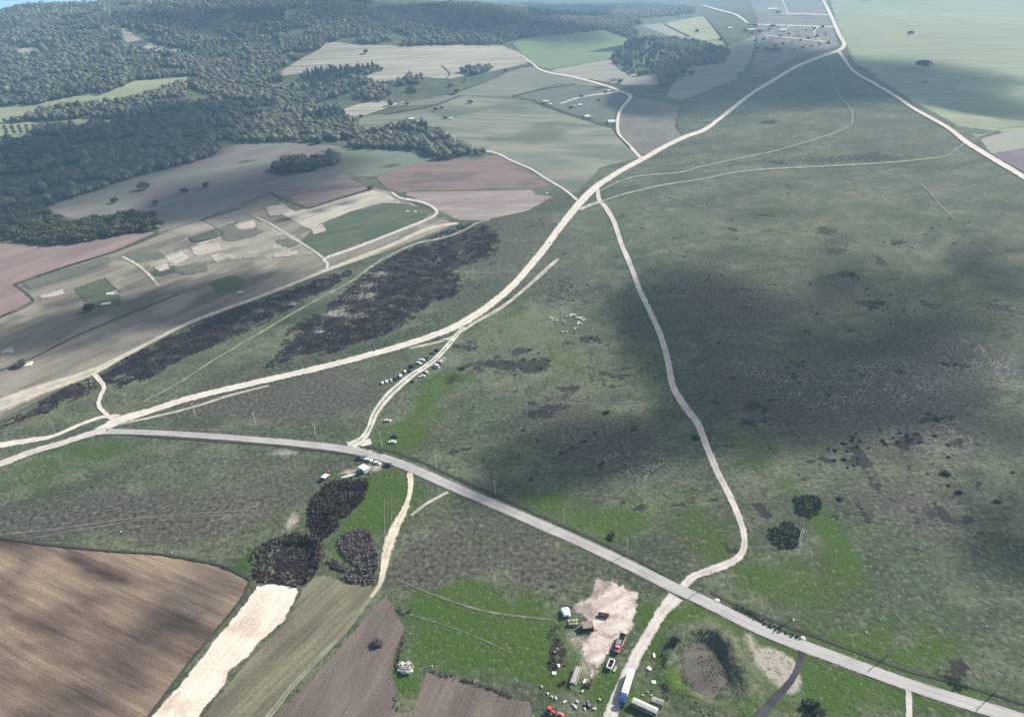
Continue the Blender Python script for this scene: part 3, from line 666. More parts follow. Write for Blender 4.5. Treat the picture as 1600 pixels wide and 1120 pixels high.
ribbon("dirt_road", [(140, 680, 10), (165, 668, 14), (190, 656, 15), (225, 645.5, 12), (300, 622, 11), (400, 598, 11), (475, 581, 11), (540, 565, 11), (600, 549, 11), (650, 534, 12), (700, 516, 12), (730, 501, 14), (762, 480, 13), (800, 448, 13), (825, 420, 13), (850, 390, 13), (875, 356, 13), (905, 319, 14), (930, 294, 12), (950, 280, 10), (975, 265, 9), (1005, 249, 9), (1037, 231, 8), (1070, 215, 7.5), (1100, 204, 7), (1125, 186, 6.5), (1150, 166, 6.5), (1175, 147, 6), (1200, 131.5, 6), (1245, 105, 5.5), (1282, 90, 5), (1310, 80, 6), (1319, 71, 7), (1311, 55, 8), (1300, 30, 7), (1288, 5, 6), (1280, -12, 5)], M_DIRT, 4)
ribbon("dirt_track", [(180, 664, 4), (230, 654, 4), (300, 637, 4), (360, 618, 4), (420, 603, 3)], M_TRACK, 3)
ribbon("dirt_track", [(640, 545, 4), (700, 530, 4), (745, 503, 5), (785, 480, 6), (820, 452, 5), (850, 425, 7), (872, 405, 5)], M_TRACK, 3.2)
ribbon("dirt_road", [(1310, 81, 6), (1318, 92, 6), (1327, 105, 5), (1340, 117, 5), (1370, 134, 5), (1400, 152, 5), (1430, 172, 5.5), (1480, 200, 6.5), (1510, 223, 9), (1555, 251, 9), (1600, 278, 9), (1680, 330, 10), (1900, 460, 13)], M_DIRT, 4)
ribbon("dirt_road", [(934, 296, 8), (936, 312, 8), (948, 327, 9), (960, 349, 9), (970, 380, 9), (985, 415, 9.5), (1000, 455, 10), (1017, 490, 10.5), (1032, 525, 11), (1043, 562, 12), (1051, 602, 13), (1070, 635, 14), (1090, 662, 14), (1103, 695, 13), (1122, 740, 13), (1145, 785, 12), (1160, 825, 12), (1163, 850, 13), (1157, 867, 14), (1137, 881, 15), (1107, 892, 15), (1082, 902, 15), (1068, 916, 18)], M_DIRTG, 3)
ribbon("gravel_lane", [(1056, 932, 34), (1045, 944, 26), (1032, 960, 22), (1015, 990, 21), (995, 1022, 22), (978, 1060, 23), (964, 1092, 25), (950, 1130, 27), (920, 1230, 30), (890, 1340, 34)], M_DIRTG, 3.6)
ribbon("dirt_track", [(724, 511, 6), (707, 532, 9), (685, 557, 9), (667, 572, 9), (645, 586, 10), (625, 602, 13), (605, 621, 14), (587, 645, 13), (577, 670, 11), (566, 686, 12), (548, 697, 20)], dirt_mat("double_track", srgb(218, 216, 202), srgb(192, 190, 176), grass=.75, soft=.25, edge=.12), 4.2)
ribbon("dirt_track", [(540, 702, 12), (560, 695, 14), (580, 690, 10)], M_DIRT, 3.4)
ribbon("dirt_track", [(905, 316, 5), (882, 297, 4), (852, 279, 3.5), (830, 265, 3.5), (800, 252, 3.5), (775, 240, 3.5), (735, 232, 3), (720, 222, 3), (705, 212, 3), (685, 202, 3)], M_DIRTG, 3)
ribbon("dirt_road", [(1003, 249, 6), (985, 230, 5.5), (968, 212, 5.5), (965, 192, 6), (970, 172, 5.5), (985, 152, 5), (970, 144, 4.5), (950, 136, 4), (900, 122, 3.5), (850, 112, 3), (832, 100, 3), (815, 87, 3)], M_DIRT, 3)
ribbon("dirt_track", [(970, 144, 3), (912, 152, 2.5), (875, 163, 2.5)], M_DIRTG, 3.4)
ribbon("dirt_track", [(937, 299, 3), (987, 278, 3), (1065, 270, 3), (1100, 260, 3), (1200, 239, 3), (1262, 222, 3), (1300, 210, 3), (1328, 196, 3), (1332, 183, 3), (1327, 168, 3), (1315, 155, 2.5), (1307, 140, 2.2), (1300, 115, 2), (1294, 90, 2)], M_FAINT, 3.3)
ribbon("dirt_track", [(935, 318, 3), (965, 307, 4), (1000, 298, 4), (1037, 290, 4), (1100, 280, 3.5), (1150, 270, 3.5), (1200, 265, 3.5), (1300, 260, 3.5), (1387, 255, 3.2), (1470, 246, 3), (1492, 235, 3), (1512, 222, 3)], M_FAINT, 3.5)
ribbon("dirt_track", [(905, 329, 5), (920, 322, 5), (938, 316, 5)], M_TRACK, 3.6)
M_PATH = dirt_mat("worn_path", srgb(148, 148, 132), srgb(126, 128, 112), grass=.9, soft=1.6, edge=.32, rut=0)
for pts, w_ in (([(1436, 286), (1452, 300), (1470, 322), (1490, 342)], 4), ([(1518, 370), (1545, 392), (1575, 425), (1605, 460)], 2.2), ([(0, 836), (100, 825), (190, 812), (290, 803), (400, 797)], 2.2), ([(60, 840), (160, 822), (260, 808), (420, 806)], 1.8), ([(1128, 748), (1150, 790), (1175, 830)], 3), ([(1120, 700), (1150, 745), (1180, 775)], 2), ([(1455, 975), (1490, 1010), (1535, 1068)], 2), ([(1350, 915), (1385, 945), (1430, 990)], 1.6), ([(1040, 440), (1090, 455), (1150, 500), (1185, 545)], 1.6), ([(1050, 560), (1100, 530), (1170, 510)], 1.6), ([(620, 905), (680, 930), (760, 955), (860, 968)], 4), ([(640, 960), (720, 985), (800, 1020)], 2.4), ([(1000, 290), (1120, 330), (1240, 345)], 1.6), ([(250, 668), (330, 672), (420, 676)], 1.6), ([(980, 170), (1100, 190), (1200, 175)], 1.6), ([(600, 780), (601, 840)], 2), ([(612, 770), (612, 830)], 2), ([(940, 262), (945, 275), (938, 292)], 3)):
    ribbon("footpath", pts, M_PATH, 2.6, width=w_, wob=.3)
ribbon("dirt_track", [(1515, 220, 3), (1550, 207, 2.5), (1580, 199, 2.5), (1640, 196, 2.5)], M_FAINT, 3)
ribbon("dirt_track", [(185, 660, 10), (172, 652, 8), (155, 635, 8), (158, 618, 8), (163, 605, 8), (152, 590, 9), (146, 584, 12)], M_DIRT, 3.3)
ribbon("farm_road", [(-280, 730, 50), (-50, 645, 40), (0, 632, 34), (75, 605, 24), (135, 585, 18), (187, 560, 11), (250, 527, 8), (300, 503, 8), (350, 484, 7), (400, 466, 7), (450, 447, 7), (507, 424, 7), (560, 404, 9), (620, 380, 9), (670, 358, 9), (715, 349, 5)], dirt_mat("tan_road", srgb(206, 197, 180), srgb(176, 168, 152), soft=.5, edge=.25), 2.8)
ribbon("dirt_track", [(510, 424, 5), (512, 412, 5), (507, 405, 5), (550, 390, 5), (612, 366, 5), (662, 346, 5), (682, 335, 5), (677, 325, 5), (657, 316, 5), (625, 310, 4), (612, 301, 4)], M_DIRTG, 4)
ribbon("dirt_track", [(507, 405, 5), (480, 386, 4), (450, 368, 4), (425, 352, 3), (400, 340, 3)], M_TRACK, 4)
ribbon("dirt_track", [(248, 448, 6), (235, 432, 5), (215, 415, 5), (192, 402, 5)], M_TRACK, 4)
ribbon("dirt_track", [(765, 345, 3.5), (745, 350, 4), (725, 361, 4), (695, 372, 4), (650, 382, 5), (620, 395, 4), (585, 414, 5), (550, 440, 3.5), (500, 467, 4), (450, 495, 4), (400, 525, 3.5), (332, 565, 3), (275, 602, 3), (225, 628, 3)], M_FAINT, 5)
ribbon("sand_track", [(640, 738, 14), (642, 752, 11), (640, 772, 9), (632, 798, 11), (618, 825, 16), (607, 852, 20), (600, 885, 14), (594, 912, 9), (580, 933, 6)], M_CREAM, 3)
ribbon("dirt_track", [(590, 915, 9), (578, 935, 8), (540, 985, 8), (500, 1027, 9), (450, 1080, 11), (415, 1125, 13), (245, 1330, 18)], dirt_mat("grassy_track", srgb(158, 156, 134), srgb(134, 134, 112), grass=.7, soft=.8), 2.9)
ribbon("sand_track", [(636, 790, 12), (620, 820, 18), (608, 850, 22), (602, 870, 16)], M_CREAM, 3.6)
ribbon("dirt_track", [(700, 769, 5), (670, 785, 5), (642, 806, 4)], M_TRACK, 3.4)
ribbon("ditch", [(1250, 1012, 10), (1251, 1030, 11), (1237, 1062, 13), (1210, 1092, 15), (1175, 1130, 17), (1080, 1230, 20)], dirt_mat("wet_ditch", srgb(66, 66, 74), srgb(86, 86, 92), rut=.1, soft=.6, edge=.14), 2)
ribbon("side_road", [(1419, 1076, 11), (1420, 1100, 12), (1421, 1140, 13), (1424, 1260, 16)], M_DIRTG, 3)
for pts in ([(1220, 22, 2), (1260, 23, 2), (1296, 24.5, 2)], [(1180, 39, 2), (1240, 41, 2), (1303, 43, 2)], [(1221, -3, 2), (1226, 10, 2), (1231, 21, 2)], [(1097, 9, 2), (1125, 17, 2.5), (1150, 24, 3), (1168, 37, 3.5)], [(1195, 56, 1.5), (1240, 61, 1.5), (1300, 67, 1.5)], [(1277, 44, 2), (1272, 54, 2), (1285, 68, 2)]):
    ribbon("village_lane", pts, M_DIRT, 3)
# dark boundary ditches between fields
M_EDGE = dirt_mat("weedy_ditch", srgb(70, 72, 64), srgb(86, 88, 76), soft=.9, edge=.3, rut=0)
for pts in ([(22, 446), (100, 418), (180, 394), (250, 366)], [(23, 446), (52, 472), (0, 497)], [(480, 327), (530, 311), (580, 296)], [(422, 302), (450, 315), (480, 327)], [(0, 840), (57, 849), (175, 861), (250, 866), (325, 879), (362, 891), (390, 907)],
            [(391, 908), (375, 940), (325, 1000), (287, 1047), (228, 1125)], [(985, 232), (962, 208), (960, 192), (966, 172), (981, 152)], [(700, 149), (760, 128), (800, 110), (830, 104)], [(600, 180), (680, 165), (720, 150)], [(835, 160), (890, 180), (955, 200)], [(0, 580), (60, 556), (110, 530), (180, 500), (280, 460)], [(316, 345), (372, 327)], [(336, 358), (348, 367), (308, 379), (296, 371)], [(163, 435), (188, 458)], [(800, 152), (840, 142), (900, 132)], [(695, 125), (703, 116), (690, 103)], [(1068, 212), (1058, 195), (1064, 172)], [(1100, 25), (1120, 48), (1138, 73)], [(1037, 38), (1060, 50), (1078, 58)], [(955, 92), (965, 105), (985, 118)]):
    near_ = pts[0][1] > 800
    ribbon("field_ditch", pts, M_EDGE, 5, width=5.0 if near_ else 2.2, wob=.3)
ribbon("roadside_ditch", [(1640, 1112, 7), (1512, 1072, 7), (1415, 1045, 7), (1300, 1003, 8), (1190, 962, 7), (1110, 925, 6)], M_EDGE, 3.2, wob=.4)
ribbon("roadside_ditch", [(1040, 898, 5), (950, 852, 5), (887, 824, 5), (800, 785, 5), (725, 752, 5), (650, 718, 5), (612, 705, 5), (575, 697, 5)], M_EDGE, 3.2, wob=.4)
ribbon("roadside_ditch", [(560, 712, 3), (462, 700, 3), (400, 694, 3), (300, 687, 3), (212, 681, 3)], M_EDGE, 3.2, wob=.4)

# ------------------------------------------------------------------ clouds overhead (their shade falls on the plain)
CZ = 900.0
M_CLOUD = bpy.data.materials.new("cloud_vapour"); M_CLOUD.use_nodes = True
_t = M_CLOUD.node_tree; _t.nodes.clear(); _o = _t.nodes.new("ShaderNodeOutputMaterial"); _v = _t.nodes.new("ShaderNodeVolumePrincipled")
_v.inputs['Density'].default_value = 0.030; _v.inputs['Color'].default_value = (.95, .95, .96, 1); _t.links.new(_v.outputs[0], _o.inputs['Volume'])
def cloud(lst, cell, seed, thick=70.0):
    ws = [(*blob_ws(a, b, c, d), e) for a, b, c, d, e in lst]
    x0 = min(w[0] - 2 * w[2] for w in ws); x1 = max(w[0] + 2 * w[2] for w in ws); y0 = min(w[1] - 2 * w[3] for w in ws); y1 = max(w[1] + 2 * w[3] for w in ws)
    gx, gy = np.meshgrid(np.arange(x0, x1, cell), np.arange(y0, y1, cell)); ny, nx = gx.shape
    sc = cell * 9
    wx = gx + sc * .4 * (fbm(gx, gy, sc, 4, seed) - .5) * 2; wy = gy + sc * .4 * (fbm(gx, gy, sc, 4, seed + 40) - .5) * 2
    tau = np.zeros_like(gx)
    for X, Y, RX, RY, a in ws: tau += a * np.exp(-(((wx - X) / RX) ** 2 + ((wy - Y) / RY) ** 2) * .9)
    T = thick * np.clip(np.minimum(tau, 1.15) - .22, 0, None) * (.72 + .56 * fbm(gx, gy, sc * .6, 4, seed + 7))
    zc = CZ + T.mean() * 0
    off = (zc / LDIR.z) * np.array([LDIR.x, LDIR.y])
    T[0, :] = 0; T[-1, :] = 0; T[:, 0] = 0; T[:, -1] = 0
    pos = T > 0; use = np.zeros_like(pos)
    cellm = pos[:-1, :-1] | pos[1:, :-1] | pos[:-1, 1:] | pos[1:, 1:]
    use[:-1, :-1] |= cellm; use[1:, :-1] |= cellm; use[:-1, 1:] |= cellm; use[1:, 1:] |= cellm
    top = np.full(gx.shape, -1); top[use] = np.arange(use.sum()); nt = int(use.sum())
    bot = top.copy(); bot[pos] = nt + np.arange(pos.sum())
    V = np.concatenate([np.stack([gx[use] + off[0], gy[use] + off[1], zc + T[use] * .8], 1), np.stack([gx[pos] + off[0], gy[pos] + off[1], zc - T[pos] * .2], 1)])
    F = []
    j, i = np.nonzero(cellm)
    F.append(np.stack([top[j, i], top[j, i + 1], top[j + 1, i + 1], top[j + 1, i]], 1))
    F.append(np.stack([bot[j, i], bot[j + 1, i], bot[j + 1, i + 1], bot[j, i + 1]], 1))
    me = mesh_np("cloud", V, np.concatenate(F), M_CLOUD, smooth=True)
    tagp(link("cloud", me), kind="structure")
cloud([(930, 700, 130, 50, 1.1), (860, 745, 70, 32, .8), (1080, 478, 120, 42, 1.1), (1210, 590, 120, 48, 1.2), (1030, 560, 50, 50, .6), (1310, 545, 130, 30, .8), (1260, 640, 90, 34, .7), (1575, 830, 80, 75, 1.2), (1590, 410, 50, 50, .9), (1460, 500, 110, 26, .7), (1340, 420, 60, 14, .5), (1480, 600, 90, 22, .5), (1010, 640, 60, 30, .7), (1160, 520, 150, 60, .6), (1420, 560, 180, 50, .45), (1050, 430, 90, 16, .35), (1480, 450, 140, 24, .4), (1560, 640, 60, 40, .5), (1300, 480, 260, 50, .45), (1180, 640, 60, 40, .4), (800, 690, 60, 20, .5)], 14, 1)
cloud([(1200, 120, 90, 34, 1.0), (1130, 130, 130, 34, 1.3), (1030, 158, 50, 12, .9), (1400, 120, 130, 30, 1.2), (1270, 110, 90, 38, 1.0), (1570, 168, 70, 22, 1.2), (1480, 140, 60, 14, .7), (1190, 95, 60, 16, .9)], 40, 2, 85)
cloud([(60, 265, 170, 62, 1.3), (230, 215, 110, 26, .9), (200, 265, 80, 30, .7), (430, 298, 130, 24, 1.1), (330, 335, 90, 12, .6), (545, 262, 80, 14, .7), (300, 180, 60, 14, .7)], 30, 3, 80)
cloud([(40, 535, 90, 18, 1.0), (220, 478, 110, 20, 1.2), (360, 448, 90, 16, 1.1), (140, 500, 70, 16, .8), (450, 470, 90, 16, .3)], 16, 4)
cloud([(620, 35, 200, 16, 1.1), (760, 45, 120, 14, .8), (120, 60, 160, 14, .9), (400, 60, 80, 12, .4), (1450, -2, 150, 8, .7)], 90, 5, 80)

cloud([(320, 925, 60, 50, 1.0), (250, 985, 60, 26, .6), (110, 1085, 70, 26, .9), (180, 1040, 50, 14, .3), (200, 880, 60, 8, .3)], 6, 6, 45)  # unseen bank added overhead to darken parts of the ploughed field
# ------------------------------------------------------------------ haze
hz = MB().box((0, 3000, 136), (70000, 70000, 286)); M_HAZE = bpy.data.materials.new("haze"); M_HAZE.use_nodes = True
_t = M_HAZE.node_tree; _t.nodes.clear(); _o = _t.nodes.new("ShaderNodeOutputMaterial"); _v = _t.nodes.new("ShaderNodeVolumePrincipled")
_v.inputs['Density'].default_value = 1.05e-4; _v.inputs['Color'].default_value = (.42, .71, 1.0, 1); _v.inputs['Anisotropy'].default_value = 0.1
_t.links.new(_v.outputs[0], _o.inputs['Volume'])
tagp(hz.build("haze", M_HAZE), label="thin blue haze over the plain and the far wooded hills", kind="stuff")

# ------------------------------------------------------------------ leafy stuff
def quads(cent, size, up=.35, seed=3, squash=.8):
    """random little leaf-clump quads round the given centres"""
    q = np.random.default_rng(seed); n = len(cent); size = np.broadcast_to(size, n)
    a = q.normal(size=(n, 3)); a[:, 2] *= .5; a /= np.linalg.norm(a, axis=1, keepdims=True)
    b = q.normal(size=(n, 3)); b[:, 2] += up; b -= (b * a).sum(1, keepdims=True) * a; b /= np.linalg.norm(b, axis=1, keepdims=True)
    s = size[:, None] * q.uniform(.6, 1.2, (n, 1)); a = a * s; b = b * s * squash
    v = np.stack([cent - a - b, cent + a - b * .6, cent + a * .7 + b, cent - a * .8 + b * .8], 1).reshape(-1, 3)
    f = np.arange(4 * n).reshape(n, 4); return v, f

def leaf_mat(name, cols, rough=.9):
    s = N(name); t = s.attr("tint"); nd = s.n("ShaderNodeValToRGB"); s.lk(t.outputs['Fac'], nd.inputs[0])
    cr = nd.color_ramp; cr.elements[0].color = (*cols[0], 1); cr.elements[1].color = (*cols[-1], 1)
    for k, c in enumerate(cols[1:-1]): cr.elements.new((k + 1) / (len(cols) - 1)).color = (*c, 1)
    oi = s.n("ShaderNodeObjectInfo"); f = s.mr(oi.outputs['Random'], 0, 1, .75, 1.25, False)
    n = s.noise(s.pos(), 1 / 1.6, 3, .6)
    c = s.mul(s.mul(nd.outputs[0], f), s.mr(n, .3, .7, .75, 1.2, False))
    p = s.n("ShaderNodeBsdfPrincipled"); s.lk(c, p.inputs['Base Color']); p.inputs['Roughness'].default_value = rough; p.inputs['Specular IOR Level'].default_value = .05
    tr = s.n("ShaderNodeBsdfTranslucent"); s.lk(c, tr.inputs[0]); mx = s.n("ShaderNodeMixShader"); mx.inputs[0].default_value = .25
    s.lk(p.outputs[0], mx.inputs[1]); s.lk(tr.outputs[0], mx.inputs[2]); s.lk(mx.outputs[0], s.out.inputs[0]); return s.m
M_WOOD = leaf_mat("woodland_crowns", [(.050, .055, .044), (.120, .120, .088), (.095, .130, .064), (.135, .130, .104), (.105, .090, .078), (.150, .155, .120)])
M_PINE = leaf_mat("pine_crowns", [(.022, .040, .024), (.035, .060, .034), (.050, .075, .040)])
M_TREE = leaf_mat("tree_crown", [(.055, .060, .042), (.085, .090, .062), (.070, .088, .048), (.110, .105, .082)])
M_BARK = plain("bark", (.10, .085, .07), .9, .1)
M_THICK = leaf_mat("bramble", [(.034, .024, .024), (.078, .050, .050), (.070, .072, .048), (.135, .095, .092), (.052, .058, .036)])
M_THICKG = leaf_mat("grey_scrub", [(.070, .060, .060), (.125, .105, .108), (.19, .165, .165), (.085, .098, .066)])
M_DARKG = leaf_mat("dark_juniper", [(.022, .034, .022), (.044, .056, .034), (.070, .074, .054)])
M_HEATH = leaf_mat("dark_heather", [(.016, .011, .015), (.028, .020, .025), (.040, .028, .033), (.056, .044, .042)])
M_BLOS = leaf_mat("white_blossom", [(.62, .62, .60), (.80, .80, .76), (.40, .40, .36)])

def pixel_poly_points(poly, sp, seed, dz=0.0, excl=(), jitter=.45):
    """points scattered on the ground inside an area outlined on the photo"""
    b = densify(poly, 12, 0); w = ray([q[0] for q in b], [q[1] for q in b]); w = w[np.hypot(w[:, 0], w[:, 1]) < 7000]
    q = np.random.default_rng(seed)
    gx, gy = np.meshgrid(np.arange(w[:, 0].min(), w[:, 0].max(), sp), np.arange(w[:, 1].min(), w[:, 1].max(), sp))
    gx = gx.ravel(); gy = gy.ravel(); gx = gx + q.uniform(-jitter, jitter, gx.size) * sp; gy = gy + q.uniform(-jitter, jitter, gy.size) * sp
    z = hgt(gx, gy) + dz; px, py = proj(gx, gy, z); k = inpoly(px, py, poly)
    for e in excl: k &= ~inpoly(px, py, e)
    return gx[k], gy[k], z[k] - dz

M1 = [(-60, 170), (0, 165), (62, 162), (100, 152), (162, 147), (212, 125), (300, 118), (312, 122), (250, 140), (225, 150), (162, 161), (100, 164), (12, 190), (-60, 205)]
M2 = [(-60, 203), (12, 192), (150, 185), (220, 186), (180, 192), (120, 197), (60, 199), (50, 214), (-60, 222)]
M3 = [(185, 42), (200, 42), (212, 55), (250, 70), (305, 80), (260, 84), (220, 80), (198, 72)]
CLR = [[(18, 73), (60, 72), (68, 86), (30, 88)], [(96, 64), (105, 58), (116, 60), (108, 70)], [(-5, 55), (30, 40), (32, 43), (0, 58)], [(88, 30), (130, 28), (128, 34), (92, 36)], [(110, 46), (160, 45), (158, 52), (112, 52)], [(585, 10), (600, 3), (622, 3), (605, 11)], [(340, 36), (400, 30), (400, 34), (345, 39)], [(1003, 32), (1035, 26), (1050, 30), (1010, 38)], [(285, 130), (330, 150), (320, 165), (300, 150)]]
FOREST = [(-80, 30), (0, 19), (40, 9), (70, -2), (80, -40), (560, -40), (590, 14), (640, 10), (700, 6), (760, 8), (800, 9), (830, 6), (860, 9), (960, 9), (1000, 7), (1060, 11), (1085, 13), (1084, 20), (1056, 24), (1020, 27), (1000, 30), (1003, 38), (985, 40), (1000, 55), (985, 60), (945, 47), (925, 49), (880, 54), (812, 60), (780, 70), (700, 70), (620, 72), (560, 67), (512, 62), (500, 76), (455, 98), (430, 112), (420, 122), (505, 110), (583, 103), (594, 107), (575, 116), (560, 124), (600, 131), (655, 119), (668, 122), (655, 131), (635, 135), (655, 142), (625, 152), (612, 164), (590, 158), (560, 157), (530, 172), (548, 180), (562, 186), (552, 196), (560, 206), (620, 198), (650, 192), (690, 206), (716, 224), (735, 233), (760, 240), (738, 246), (700, 254), (680, 248), (655, 234), (560, 232), (520, 230), (470, 220), (430, 222), (345, 222), (342, 240), (290, 256), (250, 266), (203, 279), (150, 297), (100, 312), (62, 328), (100, 345), (130, 347), (200, 336), (238, 338), (248, 358), (200, 364), (130, 376), (60, 382), (40, 374), (0, 369), (-80, 362)]
FOREST2 = [(960, 80), (985, 62), (1020, 60), (1060, 63), (1100, 69), (1135, 80), (1140, 88), (1130, 98), (1100, 101), (1070, 106), (1068, 120), (1050, 130), (1035, 135), (1030, 124), (1020, 116), (990, 119), (972, 105), (955, 92)]
PINES = [[(440, 122), (470, 112), (540, 104), (588, 103), (590, 110), (560, 120), (520, 134), (470, 140)], [(470, 188), (520, 172), (545, 180), (540, 184), (490, 196)], [(956, 92), (975, 68), (1010, 64), (1040, 78), (1020, 112), (990, 117)], [(630, 190), (660, 196), (690, 206), (676, 210), (640, 202)], [(820, 10), (960, 12), (950, 30), (830, 30)], [(330, 20), (440, 15), (450, 40), (340, 40)]]
COPSE = [(425, 262), (452, 252), (500, 250), (528, 246), (531, 254), (500, 266), (460, 272), (428, 271)]
COPSE2 = [(716, 113), (732, 107), (764, 106), (774, 111), (740, 117)]
fx, fy, fz = [], [], []
def addp(t): fx.append(t[0]); fy.append(t[1]); fz.append(t[2])
for k, (pl, sp) in enumerate(((FOREST, 10.6), (FOREST2, 11.5), (COPSE, 8.5), (COPSE2, 9.0))):
    addp(pixel_poly_points(pl, sp, 20 + k, 2.0, [M1, M2, M3] + CLR if k == 0 else ()))
for pl in ([(62, 205), (140, 200), (150, 214), (70, 218)], [(0, 205), (60, 200), (62, 214), (0, 222)]): pass
fx = np.concatenate(fx); fy = np.concatenate(fy); fz = np.concatenate(fz)
# natural gaps
px, py = proj(fx, fy, fz)
gap = fbm(fx, fy, 60, 3, 77); keep = (gap < .635) | inpoly(px, py, COPSE) | inpoly(px, py, COPSE2) | ((py > 325) & (px < 260)); hollow = (px > 970) & (px < 1045) & (py > 70) & (py < 120) & (rng.random(len(px)) < .45); keep &= ~hollow
fx, fy, fz, px, py = fx[keep], fy[keep], fz[keep], px[keep], py[keep]
ispine = np.zeros(len(px), bool)
for pl in PINES: ispine |= inpoly(px, py, pl)
print("forest trees", len(fx))
far = np.hypot(fx, fy); order = np.argsort(far)
# --- trees one can tell apart: single trees in the fields, and the nearest trees of the copse and the wood edge
def ico(sub):
    bm = bmesh.new(); bmesh.ops.create_icosphere(bm, subdivisions=sub, radius=1); v = np.array([q.co[:] for q in bm.verts]); f = np.array([[w.index for w in q.verts] for q in bm.faces]); bm.free(); return v, f
ICV, ICF = ico(1)
def crown_mesh(name, r, h, seed, mat, n=300, leaf=.9, lobes=9, base=.10):
    q = np.random.default_rng(seed); c = []
    L = q.normal(size=(lobes, 3)); L /= np.linalg.norm(L, axis=1, keepdims=True); L[:, 2] = np.abs(L[:, 2]) * .9 - .25
    lc = L * np.array([r * .55, r * .55, h * .30]); lc[:, 2] += h * (base + .34); lr = q.uniform(.38, .58, lobes) * r
    k = q.integers(0, lobes, n); d = q.normal(size=(n, 3)); d /= np.linalg.norm(d, axis=1, keepdims=True)
    c = lc[k] + d * (lr[k] * q.uniform(.65, 1.05, n))[:, None] * np.array([1, 1, .85])
    c[:, 2] = np.maximum(c[:, 2], h * .08)
    v, f = quads(c, leaf, seed=seed)
    tint = np.repeat(np.clip(q.normal(.5, .22, n) + (c[:, 2] / h - .5) * .0, 0, 1), 4)
    return mesh_np(name, v, f, mat, {"tint": tint})
def trunk_mesh(name, r, h, seed, top=.62):
    q = random.Random(seed); m = MB(); m.tube((0, 0, -.3), (q.uniform(-.3, .3), q.uniform(-.3, .3), h * .42), r * .07 + .12, r * .05 + .06, 7)
    for i in range(6):
        a = i * 1.05 + q.uniform(-.3, .3); z0 = h * q.uniform(.22, .42)
        m.tube((0, 0, z0), (math.cos(a) * r * .6, math.sin(a) * r * .6, h * q.uniform(.5, top + .15)), r * .03 + .06, .03, 5)
    return m.mesh(name, M_BARK)
def pine_mesh(name, r, h, seed, mat):
    q = np.random.default_rng(seed); n = 170; t = q.random(n) ** .8; a = q.uniform(0, 6.28, n); rr = r * (1 - t * .92) * np.sqrt(q.random(n)) ** .4
    c = np.stack([np.cos(a) * rr, np.sin(a) * rr, h * (.12 + .86 * t)], 1); v, f = quads(c, .85, seed=seed)
    return mesh_np(name, v, f, mat, {"tint": np.repeat(q.random(n), 4)})
VARD = [(crown_mesh("broadleaf_tree", 6.2, 12, 50 + i, M_TREE, 330, .95), trunk_mesh("trunk", 6.2, 12, i)) for i in range(5)]
VARP = [(pine_mesh("pine_tree", 3.4, 13, 80 + i, M_PINE), trunk_mesh("trunk", 2, 13, 9 + i)) for i in range(3)]
def tree(px_, py_, h, label, cat="tree", group=None, var=0, wide=1.0, name="broadleaf_tree"):
    p = P3(px_, py_); o = empty(name, p, rnd.uniform(0, 6.28), label=label, cat=cat, group=group)
    c, t = (VARP if name == "pine_tree" else VARD)[var % (3 if name == "pine_tree" else 5)]
    k = h / 12.0
    a = link("crown", c, o); a.scale = (k * wide, k * wide, k); b = link("trunk", t, o); b.scale = (k, k, k); return o
SINGLE = [(225, 297, 15, 1.2, "round tree standing alone in the mauve hill field above the copse"), (180, 317, 10, 1.1, "thin bare tree on the mauve slope beside the wood"), (289, 303, 10, 1.2, "left one of two dark trees on the shaded field below the hill"),
    (322, 294, 10, 1.2, "right one of two dark trees on the shaded field below the hill"), (243, 321, 9, 1.1, "faint grey tree on the field edge between the copse and the dark trees"), (578, 297, 7, 1, "small dark tree at the corner of the purple field"),
    (704, 136, 11, 1.2, "small round tree on the field line left of the bigger dark tree"), (726, 128, 8, 1.2, "low bush on the field line above the dark trees"), (713, 147, 14, 1.2, "dark round tree on the hedge line above the wide green crop"), (789, 114, 13, 1, "tree at the end of the small fenced copse on the pale fallow"),
    (572, 84, 14, 1, "lone bare tree in the upper pale fallow below the wood"), (596, 111, 12, 1, "tree on the pale tip beside the pine stand"), (514, 105, 9, 1, "low tree on the left part of the pale fallow"), (565, 185, 9, 1.3, "bush where the pale wedge field meets the wood"),
    (681, 174, 10, 1.1, "left bush on the faint hedge above the farm plot"), (690, 171, 8, 1, "right bush on the faint hedge above the farm plot"), (735, 162, 10, 1.3, "bushes at the corner of two crops below the dark tree"), (637, 165, 8, 1.2, "small bush beside the hedge left of the crop"),
    (1081, 119, 15, 1.3, "dark round tree just right of the pine hollow"), (1125, 66, 16, 1.1, "tree at the edge of the far grey fallow"), (1089, 52, 16, .9, "tree in the middle of the far pale meadow"), (1154, 119, 12, .7, "thin lone tree in the shaded far field"), (970, 130, 10, 1.6, "low bush on the tan fallow by the dirt road"),
    (1441, 108, 26, 1.5, "large dark tree alone in the far shaded green field"), (1422, 55, 16, 1.4, "small distant tree alone in the pale green far field"), (141, 486, 9, 1.2, "dark round tree with a long shadow below the fenced green plot"), (33, 572, 6, 1.7, "low scrubby tree beside the pale slab in the left field"), (660, 344, 3, 1, "tiny bush beside the bend of the farm track")]
for i, (a, b, h, w, lb) in enumerate(SINGLE): tree(a, b, h, lb, var=i, wide=w, group="single trees in the fields")
ids = order[:262]
